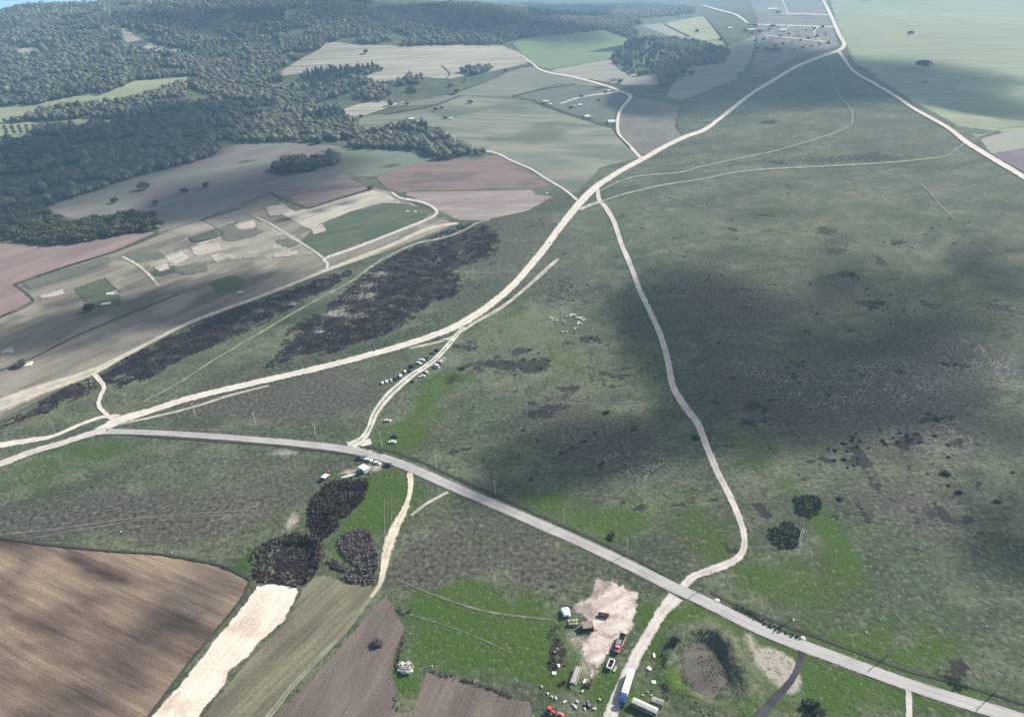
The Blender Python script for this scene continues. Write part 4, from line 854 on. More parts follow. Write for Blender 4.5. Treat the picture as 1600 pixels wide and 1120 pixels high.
for j, i in enumerate(ids):
    pine = bool(ispine[i]); me = (VARP if pine else VARD)[j % (3 if pine else 5)][0]
    incop = COPSE[0][0] - 6 < px[i] < 535 and 244 < py[i] < 276
    o = bpy.data.objects.new("pine_tree" if pine else "broadleaf_tree", me); COL.objects.link(o)
    k = rnd.uniform(.85, 1.25) * (1.05); o.location = (float(fx[i]), float(fy[i]), float(fz[i]) - .4); o.scale = (k * rnd.uniform(.95, 1.25), k * rnd.uniform(.95, 1.25), k * rnd.uniform(.8, 1.1)); o.rotation_euler = (0, 0, rnd.uniform(0, 6.28))
    if incop: tagp(o, "dark bare tree of the long copse on the shaded hill field", "tree", "trees of the long copse")
    elif pine: tagp(o, "dark green pine at the near edge of the big wood", "tree", "pines at the near edge of the wood")
    elif px[i] < 300: tagp(o, "grey green tree at the near left edge of the big wood", "tree", "trees at the left edge of the wood")
    else: tagp(o, "grey green tree in the wood tongue near the farm track", "tree", "trees of the wood tongue")
rest = order[262:]; rest = rest[far[rest] < 6500]
def woodmass(idx, name, mat, label, pine):
    q = np.random.default_rng(5); n = len(idx); d = far[idx]
    nv = len(ICV); r = np.clip(q.lognormal(1.66, .30, n), 2.8, 9.5) * (.6 if pine else 1); h = r * q.uniform(.75, 1.05, n) * (2.0 if pine else 1)
    rot = q.uniform(0, 6.28, n); base = ICV[None] * (1 + q.uniform(-.30, .30, (n, nv, 1)))
    if pine: base[:, :, :2] *= (1 - .45 * np.clip(base[:, :, 2:3], -1, 1))
    c, s = np.cos(rot)[:, None], np.sin(rot)[:, None]
    X = (base[:, :, 0] * c - base[:, :, 1] * s) * r[:, None]; Y = (base[:, :, 0] * s + base[:, :, 1] * c) * r[:, None]; Z = base[:, :, 2] * h[:, None]
    V = np.stack([X + fx[idx][:, None], Y + fy[idx][:, None], Z + (fz[idx] + (h * .95 if pine else 3.5 + h * .55))[:, None]], 2).reshape(-1, 3)
    Fc = (ICF[None] + (np.arange(n) * nv)[:, None, None]).reshape(-1, 3)
    big = fbm(fx[idx], fy[idx], 140, 3, 9)
    t = np.clip(.5 + (big - .5) * 1.6 + q.normal(0, .24, n), 0, 1); tint = np.repeat(t, nv)
    # leaf tufts sitting on every crown (4-sided clumps stored as two triangles)
    kt = np.where(d < 1900, 34, np.where(d < 2800, 20, 10)); kk = np.repeat(np.arange(n), kt); dd = q.normal(size=(len(kk), 3)); dd[:, 2] = np.abs(dd[:, 2]) * .9 + .05; dd /= np.linalg.norm(dd, axis=1, keepdims=True)
    if pine: dd[:, :2] *= .75
    C = np.stack([fx[idx][kk], fy[idx][kk], fz[idx][kk] + (h[kk] * .95 if pine else 3.5 + h[kk] * .55)], 1) + dd * np.stack([r[kk], r[kk], h[kk]], 1) * q.uniform(.92, 1.16, (len(kk), 1))
    qv, qf = quads(C, np.where(d[kk] < 2000, .9, 1.4), seed=11)
    tf = np.concatenate([qf[:, [0, 1, 2]], qf[:, [0, 2, 3]]]) + len(V)
    V = np.concatenate([V, qv]); Fc = np.concatenate([Fc, tf]); tint = np.concatenate([tint, np.repeat(np.clip(t[kk] + q.normal(0, .12, len(kk)), 0, 1), 4)])
    me = mesh_np(name, V, Fc, mat, {"tint": tint}); tagp(link(name, me), label, "woodland", kind="stuff")
woodmass(rest[~ispine[rest]], "woodland", M_WOOD, "dense grey green woodland covering the hills behind the fields", False)
woodmass(rest[ispine[rest]], "pine_woodland", M_PINE, "dark green stands of pine inside the woodland", True)
# orchard rows below the lower meadow
q = 0
for i in range(12):
    for j in range(3):
        xx = 8 + i * 11.2 + j * 2; yy = 201 - i * .35 + j * 4.5
        if yy > 212 or q >= 26: continue
        q += 1
        p = P3(xx, yy); o = bpy.data.objects.new("orchard_tree", VARD[(i + j) % 5][0]); COL.objects.link(o); o.location = p; o.scale = (.62, .62, .7)
        tagp(o, "small dark tree in the planted rows below the lower left meadow", "tree", "orchard rows below the meadow")
for i in range(16):
    p = P3(205 + (i * 37 % 95), 74 + (i * 13 % 9)); o = bpy.data.objects.new("broadleaf_tree", VARD[i % 5][0]); COL.objects.link(o); o.location = p; o.scale = (.7, .7, .8)
    tagp(o, "small tree dotted over the pale clearing in the upper wood", "tree", "trees dotted over the upper clearing")

def thicket(name, polys, sp, hmax, size, mat, label, cat, seed, per=3, kind="stuff", dens=1.0, nz=None, flat=False):
    C = []; SZ = []; TI = []; q = np.random.default_rng(seed)
    for pl in polys:
        x, y, z = pixel_poly_points(pl, sp, seed)
        if flat:
            k = blobs(x, y, ROCKB, .5) < q.uniform(.25, .8, len(x)); x, y, z = x[k], y[k], z[k]
        if nz is not None:
            k = fbm(x, y, nz[0], 4, seed) > nz[1]; x, y, z = x[k], y[k], z[k]
        if dens < 1: k = q.random(len(x)) < dens; x, y, z = x[k], y[k], z[k]
        n = len(x); hh = hmax * (.45 + .55 * fbm(x, y, 3.5, 3, seed + 2)) * q.uniform(.6, 1.1, n); t = np.clip(fbm(x, y, 7, 3, seed + 4) * 1.5 - .25 + q.normal(0, .14, n), 0, 1)
        for j in range(per):
            C.append(np.stack([x + q.normal(0, sp * .28, n), y + q.normal(0, sp * .28, n), z + hh * q.uniform(.15, 1, n) * (1 if not flat else .6)], 1)); SZ.append(np.full(n, size)); TI.append(np.repeat(np.clip(t + q.normal(0, .1, n), 0, 1), 4))
    C = np.concatenate(C); v, f = quads(C, np.concatenate(SZ), seed=seed); me = mesh_np(name, v, f, mat, {"tint": np.concatenate(TI)})
    return tagp(link(name, me), label, cat, kind=kind)
TH1 = [(509, 758), (525, 752), (541, 750), (556, 752), (571, 747), (576, 761), (571, 775), (565, 787), (555, 793), (546, 804), (538, 812), (533, 820), (524, 828), (516, 836), (505, 842), (492, 836), (484, 820), (484, 801), (487, 779), (498, 770)]
thicket("bramble_thicket", [TH1], 1.05, 2.6, .62, M_THICK, "dark purple brown bramble thicket below the roadside camp", "thicket", 31, per=5, nz=(4, .34))
thicket("bramble_thicket", [[(396, 862), (410, 850), (430, 842), (452, 834), (492, 836), (506, 842), (499, 848), (470, 846), (440, 850), (426, 858), (424, 880), (430, 893), (460, 900), (485, 892), (492, 868), (498, 850), (506, 860), (500, 880), (486, 908), (462, 916), (430, 912), (404, 910), (396, 894)]], 1.05, 2.2, .6, M_THICK, "black brown bushes ringing the dark hollow beside the sand strip", "thicket", 32, per=5, nz=(4, .36))
thicket("hollow_weeds", [[(426, 858), (452, 846), (492, 846), (494, 872), (480, 896), (450, 902), (426, 888)]], 1.6, .7, .5, M_THICK, "sparse dark weeds on the floor of the black hollow", "thicket", 33, per=4, nz=(5, .40))
thicket("grey_thicket", [[(529, 845), (539, 832), (560, 828), (575, 829), (583, 842), (586, 855), (590, 870), (591, 885), (588, 893), (562, 893), (556, 884), (541, 874), (532, 862)], [(536, 905), (541, 888), (560, 888), (585, 893), (589, 905), (586, 914), (555, 911)], [(509, 876), (520, 873), (541, 885), (540, 894), (520, 888)]], 1.0, 1.9, .5, M_THICKG, "grey mauve scrub beside the cream sand track", "scrub", 34, per=6, nz=(4, .30))
thicket("grey_thicket", [[(607, 930), (620, 930), (645, 945), (648, 955), (630, 962), (615, 950)]], 1.3, 1.3, .45, M_THICKG, "grey scrub at the corner of the tilled field", "scrub", 35, per=4, nz=(5, .42))
J1 = [(1237, 779), (1252, 774), (1268, 773), (1284, 781), (1284, 792), (1278, 803), (1262, 810), (1246, 805), (1240, 796), (1240, 786)]
J2 = [(1197, 832), (1202, 824), (1216, 823), (1226, 813), (1236, 815), (1250, 826), (1254, 834), (1250, 850), (1240, 858), (1222, 860), (1206, 850)]
thicket("juniper_patch", [J1], 1.2, .9, .5, M_DARKG, "round dark shrub patch, the upper right one of two on the bright green grass", "shrub patch", 36, per=5, kind=None)
thicket("juniper_patch", [J2], 1.2, .9, .5, M_DARKG, "round dark patch of low shrubs with a white trough lying along its edge", "shrub patch", 37, per=5, kind=None)
thicket("juniper_patch", [[(1296, 804), (1304, 802), (1311, 807), (1308, 814), (1299, 814)]], 1.5, 1.0, .4, M_DARKG, "small ring of low shrubs right of the two big dark patches", "shrub patch", 38, per=3, kind=None, nz=(4, .4))
def ring(cx, cy, rx, ry, n=14): return [(cx + rx * math.cos(i * 6.283 / n), cy + ry * math.sin(i * 6.283 / n)) for i in range(n)]
thicket("roadside_weeds", [[(1146, 948), (1152, 944), (1200, 972), (1252, 996), (1250, 1001), (1195, 979)], [(560, 696), (568, 697), (580, 703), (574, 704), (562, 700)], [(584, 703), (600, 707), (598, 711), (584, 708)], [(1476, 1056), (1500, 1060), (1512, 1076), (1490, 1078)]], 1.0, 1.1, .45, M_DARKG, "dark weeds along the ditch of the asphalt road", "weeds", 39, per=3)
BN1 = [(-40, 672), (0, 661), (35, 644), (70, 622), (100, 606), (135, 590), (152, 598), (150, 612), (125, 622), (95, 634), (60, 650), (20, 664), (0, 672)]
BN2 = [(151, 583), (187, 563), (250, 532), (300, 508), (350, 488), (400, 470), (450, 453), (500, 434), (545, 422), (556, 424), (540, 437), (515, 452), (490, 463), (450, 485), (425, 500), (400, 512), (350, 535), (290, 558), (250, 584), (212, 600), (186, 607), (165, 602), (153, 594)]
BN3 = [(652, 382), (700, 368), (728, 354), (755, 350), (776, 358), (782, 380), (776, 398), (760, 407), (735, 412), (716, 424), (722, 440), (720, 456), (700, 468), (675, 472), (655, 492), (637, 506), (600, 525), (562, 538), (520, 552), (475, 558), (430, 574), (410, 575), (432, 556), (450, 514), (470, 500), (500, 486), (537, 453), (562, 431), (588, 414), (612, 401), (640, 388)]
BN4 = [(660, 378), (690, 362), (715, 353), (740, 347), (735, 352), (700, 368), (665, 379)]
thicket("dark_heather", [BN1, BN2, BN3, BN4], 1.75, .75, .62, M_HEATH, "dark purple heather and burnt scrub in bands across the left slope", "heather", 40, per=3, nz=(7, .47), flat=True)
thicket("heather_fringe", [[(400, 585), (450, 560), (560, 545), (640, 512), (700, 475), (735, 425), (790, 400), (785, 350), (760, 345), (800, 380), (760, 440), (700, 500), (600, 545), (480, 575)]], 3.0, .6, .5, M_HEATH, "scattered dark tufts along the lower fringe of the heather", "heather", 41, per=3, nz=(9, .55), flat=True)
print("veg done")
# low dark shrubs dotted over the plain
SH = crown_mesh("low_shrub", 1.7, 1.9, 5, M_DARKG, 70, .42, 6, .0)
def shrub(px_, py_, k, label, group="low shrubs dotted over the plain"):
    o = bpy.data.objects.new("low_shrub", SH); COL.objects.link(o); o.location = P3(px_, py_, -.1); o.scale = (k, k, k * .8); o.rotation_euler = (0, 0, rnd.uniform(0, 6)); tagp(o, label, "shrub", group)
for a, b, k, lb in [(954, 838, 1.6, "dark shrub between the main road and the winding dirt road"), (1086, 685, 1.7, "round dark bush hugging the left side of the winding dirt road"), (947, 645, 1.4, "small round green bush in the cloud shadow left of the dirt road"), (1478, 740, 1.7, "round dark shrub patch on the right plain"), (1268, 1110, 2.6, "dark grey bush at the bottom edge in the bright green grass"), (1498, 771, 1.2, "small dark shrub on the far right of the plain"), (1558, 785, 1.2, "dark shrub near the right frame edge"), (1311, 780, 1.1, "tiny dark shrub above the ring of shrubs"), (722, 577, 1.5, "dark bush on the green grass below the parked cars"), (644, 597, 1.0, "small dark bush at the lower end of the right hand row of cars")]:
    shrub(a, b, k, lb, None)
q = random.Random(44)
SHP = [(1405, 380, 16, 6, 9), (1370, 480, 22, 9, 12), (1335, 432, 20, 8, 14), (1480, 565, 12, 8, 8), (1412, 682, 30, 14, 20), (1330, 700, 30, 26, 26), (1465, 655, 26, 8, 10), (1475, 710, 90, 40, 10), (1300, 480, 260, 80, 40), (1100, 420, 180, 60, 22), (1500, 350, 80, 40, 12), (870, 420, 60, 60, 14), (830, 560, 40, 24, 14), (930, 532, 20, 6, 6), (740, 380, 50, 20, 10), (1250, 600, 80, 60, 16), (880, 700, 90, 60, 10)]
for cx, cy, rx, ry, n in SHP:
    for i in range(n):
        shrub(cx + q.gauss(0, .5) * rx, cy + q.gauss(0, .5) * ry, q.uniform(.4, .95), "low dark shrub dotted on the grey green plain right of the dirt roads")
# bigger near bushes
def bush(px_, py_, r, h, mat, label, cat, n, leaf, seed, name="bush"):
    o = empty(name, P3(px_, py_), 0, label=label, cat=cat); link("crown", crown_mesh("crown", r, h, seed, mat, n, leaf, 11, -.12), o); link("trunk", trunk_mesh("trunk", r, h, seed), o); return o
bush(590, 1006, 2.6, 4.2, M_THICKG, "bare grey brown bush alone in the tilled field", "bush", 900, .22, 61, "bare_bush")
bush(636, 1046, 2.9, 4.6, M_BLOS, "white blossoming tree at the corner of the green wedge", "tree", 900, .26, 62, "blossom_tree")
bush(627, 1043, 2.3, 3.6, M_BLOS, "smaller blossoming bush leaning on the white blossoming tree", "bush", 420, .2, 63, "blossom_bush")
bush(1056, 1002, 2.2, 3.0, M_DARKG, "dark green bush on the bank above the mud pit", "bush", 500, .3, 64)
thicket("field_edge_scrub", [[(632, 985), (636, 988), (628, 1020), (620, 1050), (614, 1052), (622, 1015)], [(612, 1085), (618, 1090), (622, 1112), (616, 1108)], [(672, 1046), (712, 1056), (752, 1068), (812, 1092), (808, 1095), (750, 1073), (670, 1049)]], .9, 1.1, .35, M_THICK, "dark scrub along the edges of the tilled fields", "scrub", 42, per=4, nz=(4, .42))
thicket("yard_scrub", [[(862, 1005), (874, 995), (880, 1010), (872, 1040), (862, 1056), (856, 1040)], [(876, 1060), (890, 1066), (886, 1080), (874, 1078)], [(1030, 1030), (1040, 1000), (1044, 1010), (1038, 1060), (1050, 1085), (1036, 1080)], [(1038, 1085), (1060, 1100), (1090, 1120), (1060, 1122), (1040, 1100)]], .8, 1.1, .35, M_THICK, "dark brush and scrap growing along the farmyard edge", "scrub", 43, per=3, nz=(4, .52))
thicket("bank_grass", [ring(1104, 1046, 50, 72)], .9, .55, .3, leaf_mat("bank_grass", [(.075, .115, .045), (.10, .14, .06), (.15, .17, .09)]), "tufty green grass on the banks round the mud pit", "grass", 46, per=2, nz=(5, .50))

# ------------------------------------------------------------------ object materials
def paint(name, col, rough=.35, var=.08): return plain(name, col, rough, .5, var, .9)
P_WHITE = paint("white_paint", (.72, .73, .74)); P_SILVER = paint("silver_paint", (.38, .39, .41), .3); P_DARK = paint("dark_paint", (.018, .019, .022), .3)
P_GREEN = paint("dark_green_paint", (.02, .035, .03), .3); P_NAVY = paint("navy_paint", (.02, .03, .09), .3); P_CREAM = paint("cream_paint", (.55, .52, .42)); P_BLUE = paint("blue_paint", (.03, .07, .30)); P_RED = paint("faded_red_paint", (.55, .16, .17), .6, .3)
P_RED2 = paint("red_paint", (.55, .05, .035), .5, .25)
M_GLASS = plain("dark_glass", (.02, .025, .03), .08, .8, .0); M_TYRE = plain("tyre_rubber", (.02, .02, .02), .9, .1); M_RIM = plain("wheel_rim", (.35, .35, .36), .4, .5); M_LAMP = plain("lamp_lens", (.7, .7, .66), .15, .8, 0)
M_STEEL = plain("dirty_steel", (.17, .17, .175), .6, .4, .35); M_RUST = plain("rusty_steel", (.10, .05, .035), .9, .1, .4); M_BOARD = plain("weathered_boards", (.30, .28, .27), .9, .1, .3, 1.5); M_CONC = plain("concrete", (.38, .37, .34), .9, .1, .2)
M_CONCD = plain("old_concrete", (.26, .25, .22), .95, .1, .35, .6); M_TARP = plain("white_sheeting", (.78, .79, .82), .5, .3, .08); M_HAY = plain("old_hay", (.33, .33, .20), .95, .05, .3, 2); M_DARKW = plain("dark_wood", (.035, .025, .02), .95, .1, .3, 2); M_ROOFM = plain("brown_sheet_roof", (.20, .17, .15), .7, .2, .25)
M_ROOFW = plain("white_roof", (.68, .66, .60), .7, .2, .12); M_TILE = plain("red_tile_roof", (.33, .15, .10), .85, .1, .25, 1.2); M_WALLH = plain("plaster_wall", (.62, .60, .56), .9, .1, .1); M_STONE = plain("pale_stone", (.46, .46, .42), .9, .1, .2); M_WOOL = plain("sheep_wool", (.66, .63, .56), .95, .05, .12, 3)
M_DOORW = plain("wooden_door", (.12, .07, .045), .8, .1, .2)

def wheel_mesh(r=.33, w=.22):
    return MB().tube((0, -w / 2, 0), (0, w / 2, 0), r, r, 14).mesh("wheel", M_TYRE), MB().tube((0, -w / 2 - .012, 0), (0, w / 2 + .012, 0), r * .58, r * .58, 10).mesh("rim", M_RIM)
WH = wheel_mesh(); WHT = wheel_mesh(.5, .32)
def add_wheels(o, pts, k=WH):
    for p in pts: w = link("wheel", k[0], o, p); link("rim", k[1], w)
def ring4(x, y, z0, z1, ins=.12):
    return [(x, -y, z0), (x, -y, z1 - ins), (x, -y + ins, z1), (x, y - ins, z1), (x, y, z1 - ins), (x, y, z0)]
CARP = {"hatchback": (4.1, [(-2.05, .78, .42, .78), (-1.98, .84, .30, .98), (-1.0, .87, .26, .96), (.6, .87, .26, .96), (1.15, .87, .26, .92), (1.85, .80, .28, .80), (2.05, .70, .38, .62)], (-1.85, -1.45, .35, 1.05), 1.47),
        "sedan": (4.6, [(-2.3, .76, .42, .84), (-2.2, .84, .30, .95), (-1.4, .88, .26, .98), (.6, .88, .26, .94), (1.2, .88, .26, .90), (2.1, .80, .28, .78), (2.3, .68, .38, .60)], (-1.55, -.95, .45, 1.15), 1.42),
        "offroader": (4.5, [(-2.25, .86, .50, .98), (-2.2, .92, .40, 1.10), (-1.2, .94, .36, 1.10), (.6, .94, .36, 1.08), (1.1, .94, .36, 1.06), (2.1, .90, .38, .98), (2.25, .82, .48, .80)], (-2.12, -1.95, .55, .95), 1.80),
        "van": (5.2, [(-2.6, .92, .42, 1.10), (-2.55, .96, .32, 1.20), (-1.2, .97, .30, 1.20), (.9, .97, .30, 1.16), (1.6, .97, .30, 1.10), (2.4, .90, .32, .92), (2.6, .80, .40, .72)], (-2.5, -2.4, 1.2, 1.75), 2.2)}
CARM = {}
for kd, (Lc, secs, cab, zr) in CARP.items():
    b = MB(); b.loft([ring4(x, y, z0, z1) for x, y, z0, z1 in secs])
    zb = max(s_[3] for s_ in secs) - .06; yb = max(s_[1] for s_ in secs) - .06; yr = yb - .17
    x0, x1, x2, x3 = cab
    b.box(((x1 + x2) / 2, 0, zr - .035), (x2 - x1 + .1, yr * 2 + .06, .07))
    for sx0, sx1 in ((x0 + .06, x1 + .03), (x3 - .06, x2 - .03), ((x1 + x2) / 2, (x1 + x2) / 2)):
        for sy in (-1, 1): b.tube((sx0, sy * (yb + .012), zb), (sx1, sy * (yr + .025), zr - .04), .045, .045, 5)
    body = b.mesh("body", P_WHITE, smooth=False)
    g = MB(); g.loft([[(x0, -yb, zb), (x1, -yr, zr - .06), (x1, yr, zr - .06), (x0, yb, zb)], [(x3, -yb, zb), (x2, -yr, zr - .06), (x2, yr, zr - .06), (x3, yb, zb)]])
    glass = g.mesh("windows", M_GLASS)
    hl = MB().box((0, 0, 0), (.12, .3, .14)).mesh("headlight", M_LAMP, .02)
    CARM[kd] = (Lc, body, glass, hl, secs)
def car(px_, py_, tow, kd, pm, label, group=None, rz=None, k=1.06):
    Lc, body, glass, hl, secs = CARM[kd]
    rz = heading((px_, py_), tow) if rz is None else rz
    o = empty({"hatchback": "hatchback_car", "sedan": "sedan_car", "offroader": "offroad_car", "van": "delivery_van"}[kd], P3(px_, py_, .02), rz, label=label, cat="van" if kd == "van" else "car", group=group)
    o.scale = (k, k, k)
    b = link("body", body, o); b.material_slots[0].link = 'OBJECT'; b.material_slots[0].material = pm
    link("windows", glass, o)
    wb = Lc * .29; yy = secs[2][1] - .1; add_wheels(o, [(sx * wb, sy * yy, .33) for sx in (-1, 1) for sy in (-1, 1)])
    f = secs[-2]
    for sy in (-1, 1): link("headlight", hl, o, (f[0] + .05, sy * (f[1] - .2), .62 if kd != "offroader" else .8))
    return o
GW = "cars parked on the left of the branch track"; GE = "cars parked on the right of the branch track"; GR = "cars stopped on the asphalt roadside"
W_ROW = [(598, 599.5, (597, 592), "hatchback", P_WHITE, "white hatchback at the lower left end of the left row of cars"), (604.5, 597.5, (602.5, 590), "hatchback", P_WHITE, "white car with a dark glass roof, second from the lower end of the left row"),
    (611.3, 595.5, (610, 589), "sedan", P_SILVER, "silver grey car beside the two white ones in the left row"), (618, 592.5, (617, 586), "sedan", P_GREEN, "dark green car fourth from the lower end of the left row"), (626, 588.8, (625.5, 580), "offroader", P_WHITE, "white boxy car standing nose out close to the track in the left row"),
    (633, 581.5, (631, 576), "hatchback", P_WHITE, "small white car between two black cars halfway up the left row"), (639, 579.5, (637, 574), "hatchback", P_DARK, "black hatchback just above the small white car in the left row"), (643.5, 573, (638, 570), "offroader", P_DARK, "large black car below the pair of white cars in the left row"),
    (654.5, 568, (647, 565), "sedan", P_WHITE, "white sedan, lower one of the touching white pair in the left row"), (659, 563.2, (650, 562), "sedan", P_WHITE, "white sedan, upper one of the touching white pair in the left row"), (666, 560.5, (663, 556), "hatchback", P_DARK, "black car above the white pair in the left row"),
    (676.5, 552.5, (668, 551), "sedan", P_DARK, "black sedan lying broadside near the top of the left row"), (682.5, 548.5, (675, 546), "offroader", P_DARK, "black car at the top of the left row next to the track"), (694, 532.2, (685, 534), "sedan", P_WHITE, "lone white car up the slope above the left row")]
for a, b, t, kd, pm, lb in W_ROW: car(a, b, t, kd, pm, lb, GW)
E_ROW = [(659.5, 589, (650, 590.5), "sedan", P_WHITE, "white sedan at the lower end of the right row of cars"), (666.5, 582.5, (661, 577), "hatchback", P_WHITE, "white hatchback parked slanting above the lowest car of the right row"), (682, 573.5, (673, 570), "van", P_WHITE, "white van in the middle of the right row"),
    (688.5, 567, (681, 563), "offroader", P_CREAM, "cream boxy car above the white van in the right row"), (691, 564.5, (684, 560), "hatchback", P_SILVER, "silver hatchback squeezed beside the cream car in the right row"), (694.5, 562, (688, 557), "sedan", P_SILVER, "grey sedan at the upper end of the right row")]
for a, b, t, kd, pm, lb in E_ROW: car(a, b, t, kd, pm, lb, GE)
car(605.5, 658.2, (614, 658), "sedan", P_CREAM, "cream sedan alone on the grass right of the branch track"); car(616.5, 682.3, (608, 681.5), "hatchback", P_NAVY, "dark blue hatchback on the green grass above a white car"); car(613, 691.5, (605, 691.5), "sedan", P_WHITE, "white sedan on the green grass just above the asphalt road")
car(563.5, 717.2, (573, 719.5), "offroader", P_NAVY, "dark navy car leftmost of the four at the roadside", GR); car(576, 719.3, (586, 721.5), "sedan", P_WHITE, "white sedan between the navy car and another white car", GR); car(589.5, 724, (599, 726.5), "sedan", P_WHITE, "white sedan next to the black car at the roadside", GR); car(605.5, 728, (596, 726.8), "offroader", P_DARK, "black car rightmost of the four at the roadside", GR)

# ------------------------------------------------------------------ people by the road
def person_mesh(name, seed, step):
    J = [((0, 0, .95), .13), ((0, 0, 1.15), .13), ((0, 0, 1.40), .155), ((0, 0, 1.52), .055), ((0, .01, 1.62), .085), ((0, .01, 1.72), .08)]
    E = [(0, 1), (1, 2), (2, 3), (3, 4), (4, 5)]
    def ch(par, pts):
        for p, r in pts: J.append((p, r)); E.append((par, len(J) - 1)); par = len(J) - 1
        return par
    for s_ in (-1, 1):
        w = ch(2, [((s_ * .19, 0, 1.42), .06), ((s_ * .25, -.02, 1.14), .045), ((s_ * .26, .10 * (1 + step), .92), .032), ((s_ * .26, .13 * (1 + step), .85), .03)])
        for k in range(4): ch(w, [((s_ * (.24 + .014 * k), .15 * (1 + step), .78 + .006 * abs(k - 1.5)), .008)])
        ch(w, [((s_ * .22, .17 * (1 + step), .83), .009)])
        ch(0, [((s_ * .10, s_ * step * .12, .86), .09), ((s_ * .11, s_ * step * .2 + .02, .5), .062), ((s_ * .11, s_ * step * .26, .09), .042), ((s_ * .11, s_ * step * .26 + .16, .04), .035)])
    me = bpy.data.meshes.new(name); me.from_pydata([j[0] for j in J], E, []); o = bpy.data.objects.new("tmp", me); COL.objects.link(o)
    md = o.modifiers.new("s", 'SKIN'); 
    for i, v in enumerate(me.skin_vertices[0].data): v.radius = (J[i][1], J[i][1]); v.use_root = i == 0
    o.modifiers.new("d", 'SUBSURF').levels = 1
    dg = bpy.context.evaluated_depsgraph_get(); m2 = bpy.data.meshes.new_from_object(o.evaluated_get(dg)); bpy.data.objects.remove(o); return m2
SKIN = plain("skin", (.45, .28, .20), .6, .2, .0)
for i, (a, b, col, lb) in enumerate([(570, 713, (.03, .03, .04), "person in dark clothes standing on the asphalt beside the navy car"), (573.8, 713.8, (.08, .10, .16), "person in blue grey clothes standing beside the person in dark clothes"), (592.5, 719.5, (.20, .18, .17), "person in grey clothes standing behind the white roadside car"), (612, 726.5, (.04, .035, .04), "person in dark clothes standing at the nose of the black roadside car")]):
    me = person_mesh("person", i, (.0, .6, -.4, .3)[i]); me.materials.clear(); me.materials.append(plain("clothes_%s" % "abcd"[i], col, .9, .1, .1))
    me.materials.append(SKIN)
    for f in me.polygons:
        c = f.center
        if c.z > 1.55 or (c.z < .93 and abs(c.x) > .2): f.material_index = 1
    me.name = "person"; o = link("person", me, None, P3(a, b, .14), rnd.uniform(0, 6)); tagp(o, lb, "person", "people beside the roadside cars")
    link("hair", MB().blob((0, -.015, 1.74), (.088, .095, .07), i, .1, 2).mesh("hair", M_DARKW), o)

# ------------------------------------------------------------------ power poles along the road
def pole_parts():
    p = MB(); p.loft([[(sx * r, sy * r, z) for sx, sy in ((-1, -1), (1, -1), (1, 1), (-1, 1))] for z, r in ((-.4, .17), (9.7, .10))]); post = p.mesh("post", M_CONC)
    arm = MB().box((0, 0, 9.15), (2.1, .12, .12)).tube((-.75, 0, 9.1), (0, 0, 8.5), .03, .03, 5).tube((.75, 0, 9.1), (0, 0, 8.5), .03, .03, 5).mesh("crossarm", M_CONC)
    ins = MB().tube((0, 0, 0), (0, 0, .12), .05, .09, 8).tube((0, 0, .12), (0, 0, .26), .07, .04, 8).mesh("insulator", M_ROOFW); return post, arm, ins
PP = pole_parts(); POLES = [(87, 678), (199, 634), (305, 649), (400, 664), (493.7, 681), (596, 695), (682, 732), (774, 772.5), (880.5, 817.5), (979, 866), (1108, 915), (1239, 967), (1387, 1024), (1555, 1081.5)]
PL = ["pole left of the junction where three tracks meet, nearest the left edge", "pole on the grass just above the wide dirt road junction", "pole below the wide dirt road, third from the left", "pole on the grey grass above the asphalt road, fourth from the left", "pole just above the asphalt road left of the branch track mouth", "pole on the green grass right of the branch track mouth", "pole above the road bend where the sand track leaves", "pole above the road opposite the wheel track", "pole above the road near the middle of its straight run", "faint pole above the road left of the dirt road mouth", "pole right at the mouth of the winding dirt road", "pole on the bright green grass right of the junction", "pole above the road, second from the right", "pole nearest the lower right corner"]
for i, (a, b) in enumerate(POLES):
    j = min(max(i, 1), len(POLES) - 2); rz = heading(POLES[j - 1], POLES[j + 1]) + math.pi / 2
    if i < 2: rz = heading(POLES[0], POLES[1]) + math.pi / 2
    o = empty("power_pole", P3(a, b), rz, label="thin concrete " + PL[i], cat="power pole", group="power poles along the road")
    link("post", PP[0], o); link("crossarm", PP[1], o)
    for x in (-.9, 0, .9): link("insulator", PP[2], o, (x, 0, 9.21 if x else 9.7))
    o.rotation_euler = (math.radians(rnd.uniform(-.8, .8)), math.radians(rnd.uniform(-.8, .8)), rz)

# ------------------------------------------------------------------ lorry
def T(px_, py_, tow): return P3(px_, py_, .15), heading((px_, py_), tow)
p0, rz = T(979.5, 1077, (973, 1098))
o = empty("articulated_lorry", p0, rz, label="articulated lorry with blue cab and long white box trailer driving down the gravel lane", cat="lorry"); o.scale = (.93, .93, .93)
MB().box((-1.6, 0, 2.55), (12.6, 2.55, 2.7)).build("trailer_box", P_WHITE, o, bevel=.04)
MB().box((-1.6, .45, 1.05), (12.4, .18, .26)).box((-1.6, -.45, 1.05), (12.4, .18, .26)).box((6.4, 0, .95), (5.4, .9, .25)).build("chassis", M_STEEL, o)
c = MB(); c.loft([[(x, -1.22, .75), (x, -1.22, z), (x, 1.22, z), (x, 1.22, .75)] for x, z in ((6.6, 3.1), (7.5, 3.35), (8.5, 3.2))]); c.loft([[(x, -1.2, .6), (x, -1.2, z), (x, 1.2, z), (x, 1.2, .6)] for x, z in ((8.5, 3.1), (8.72, 1.7))]); cb = c.build("cab", P_BLUE, o, bevel=.05)
MB().box((8.66, 0, 2.35), (.06, 2.1, .85), ry=-.16).build("windscreen", M_GLASS, cb); MB().box((7.7, -1.24, 2.2), (.7, .04, .7)).build("side_window", M_GLASS, cb); MB().box((7.7, 1.24, 2.2), (.7, .04, .7)).build("side_window", M_GLASS, cb)
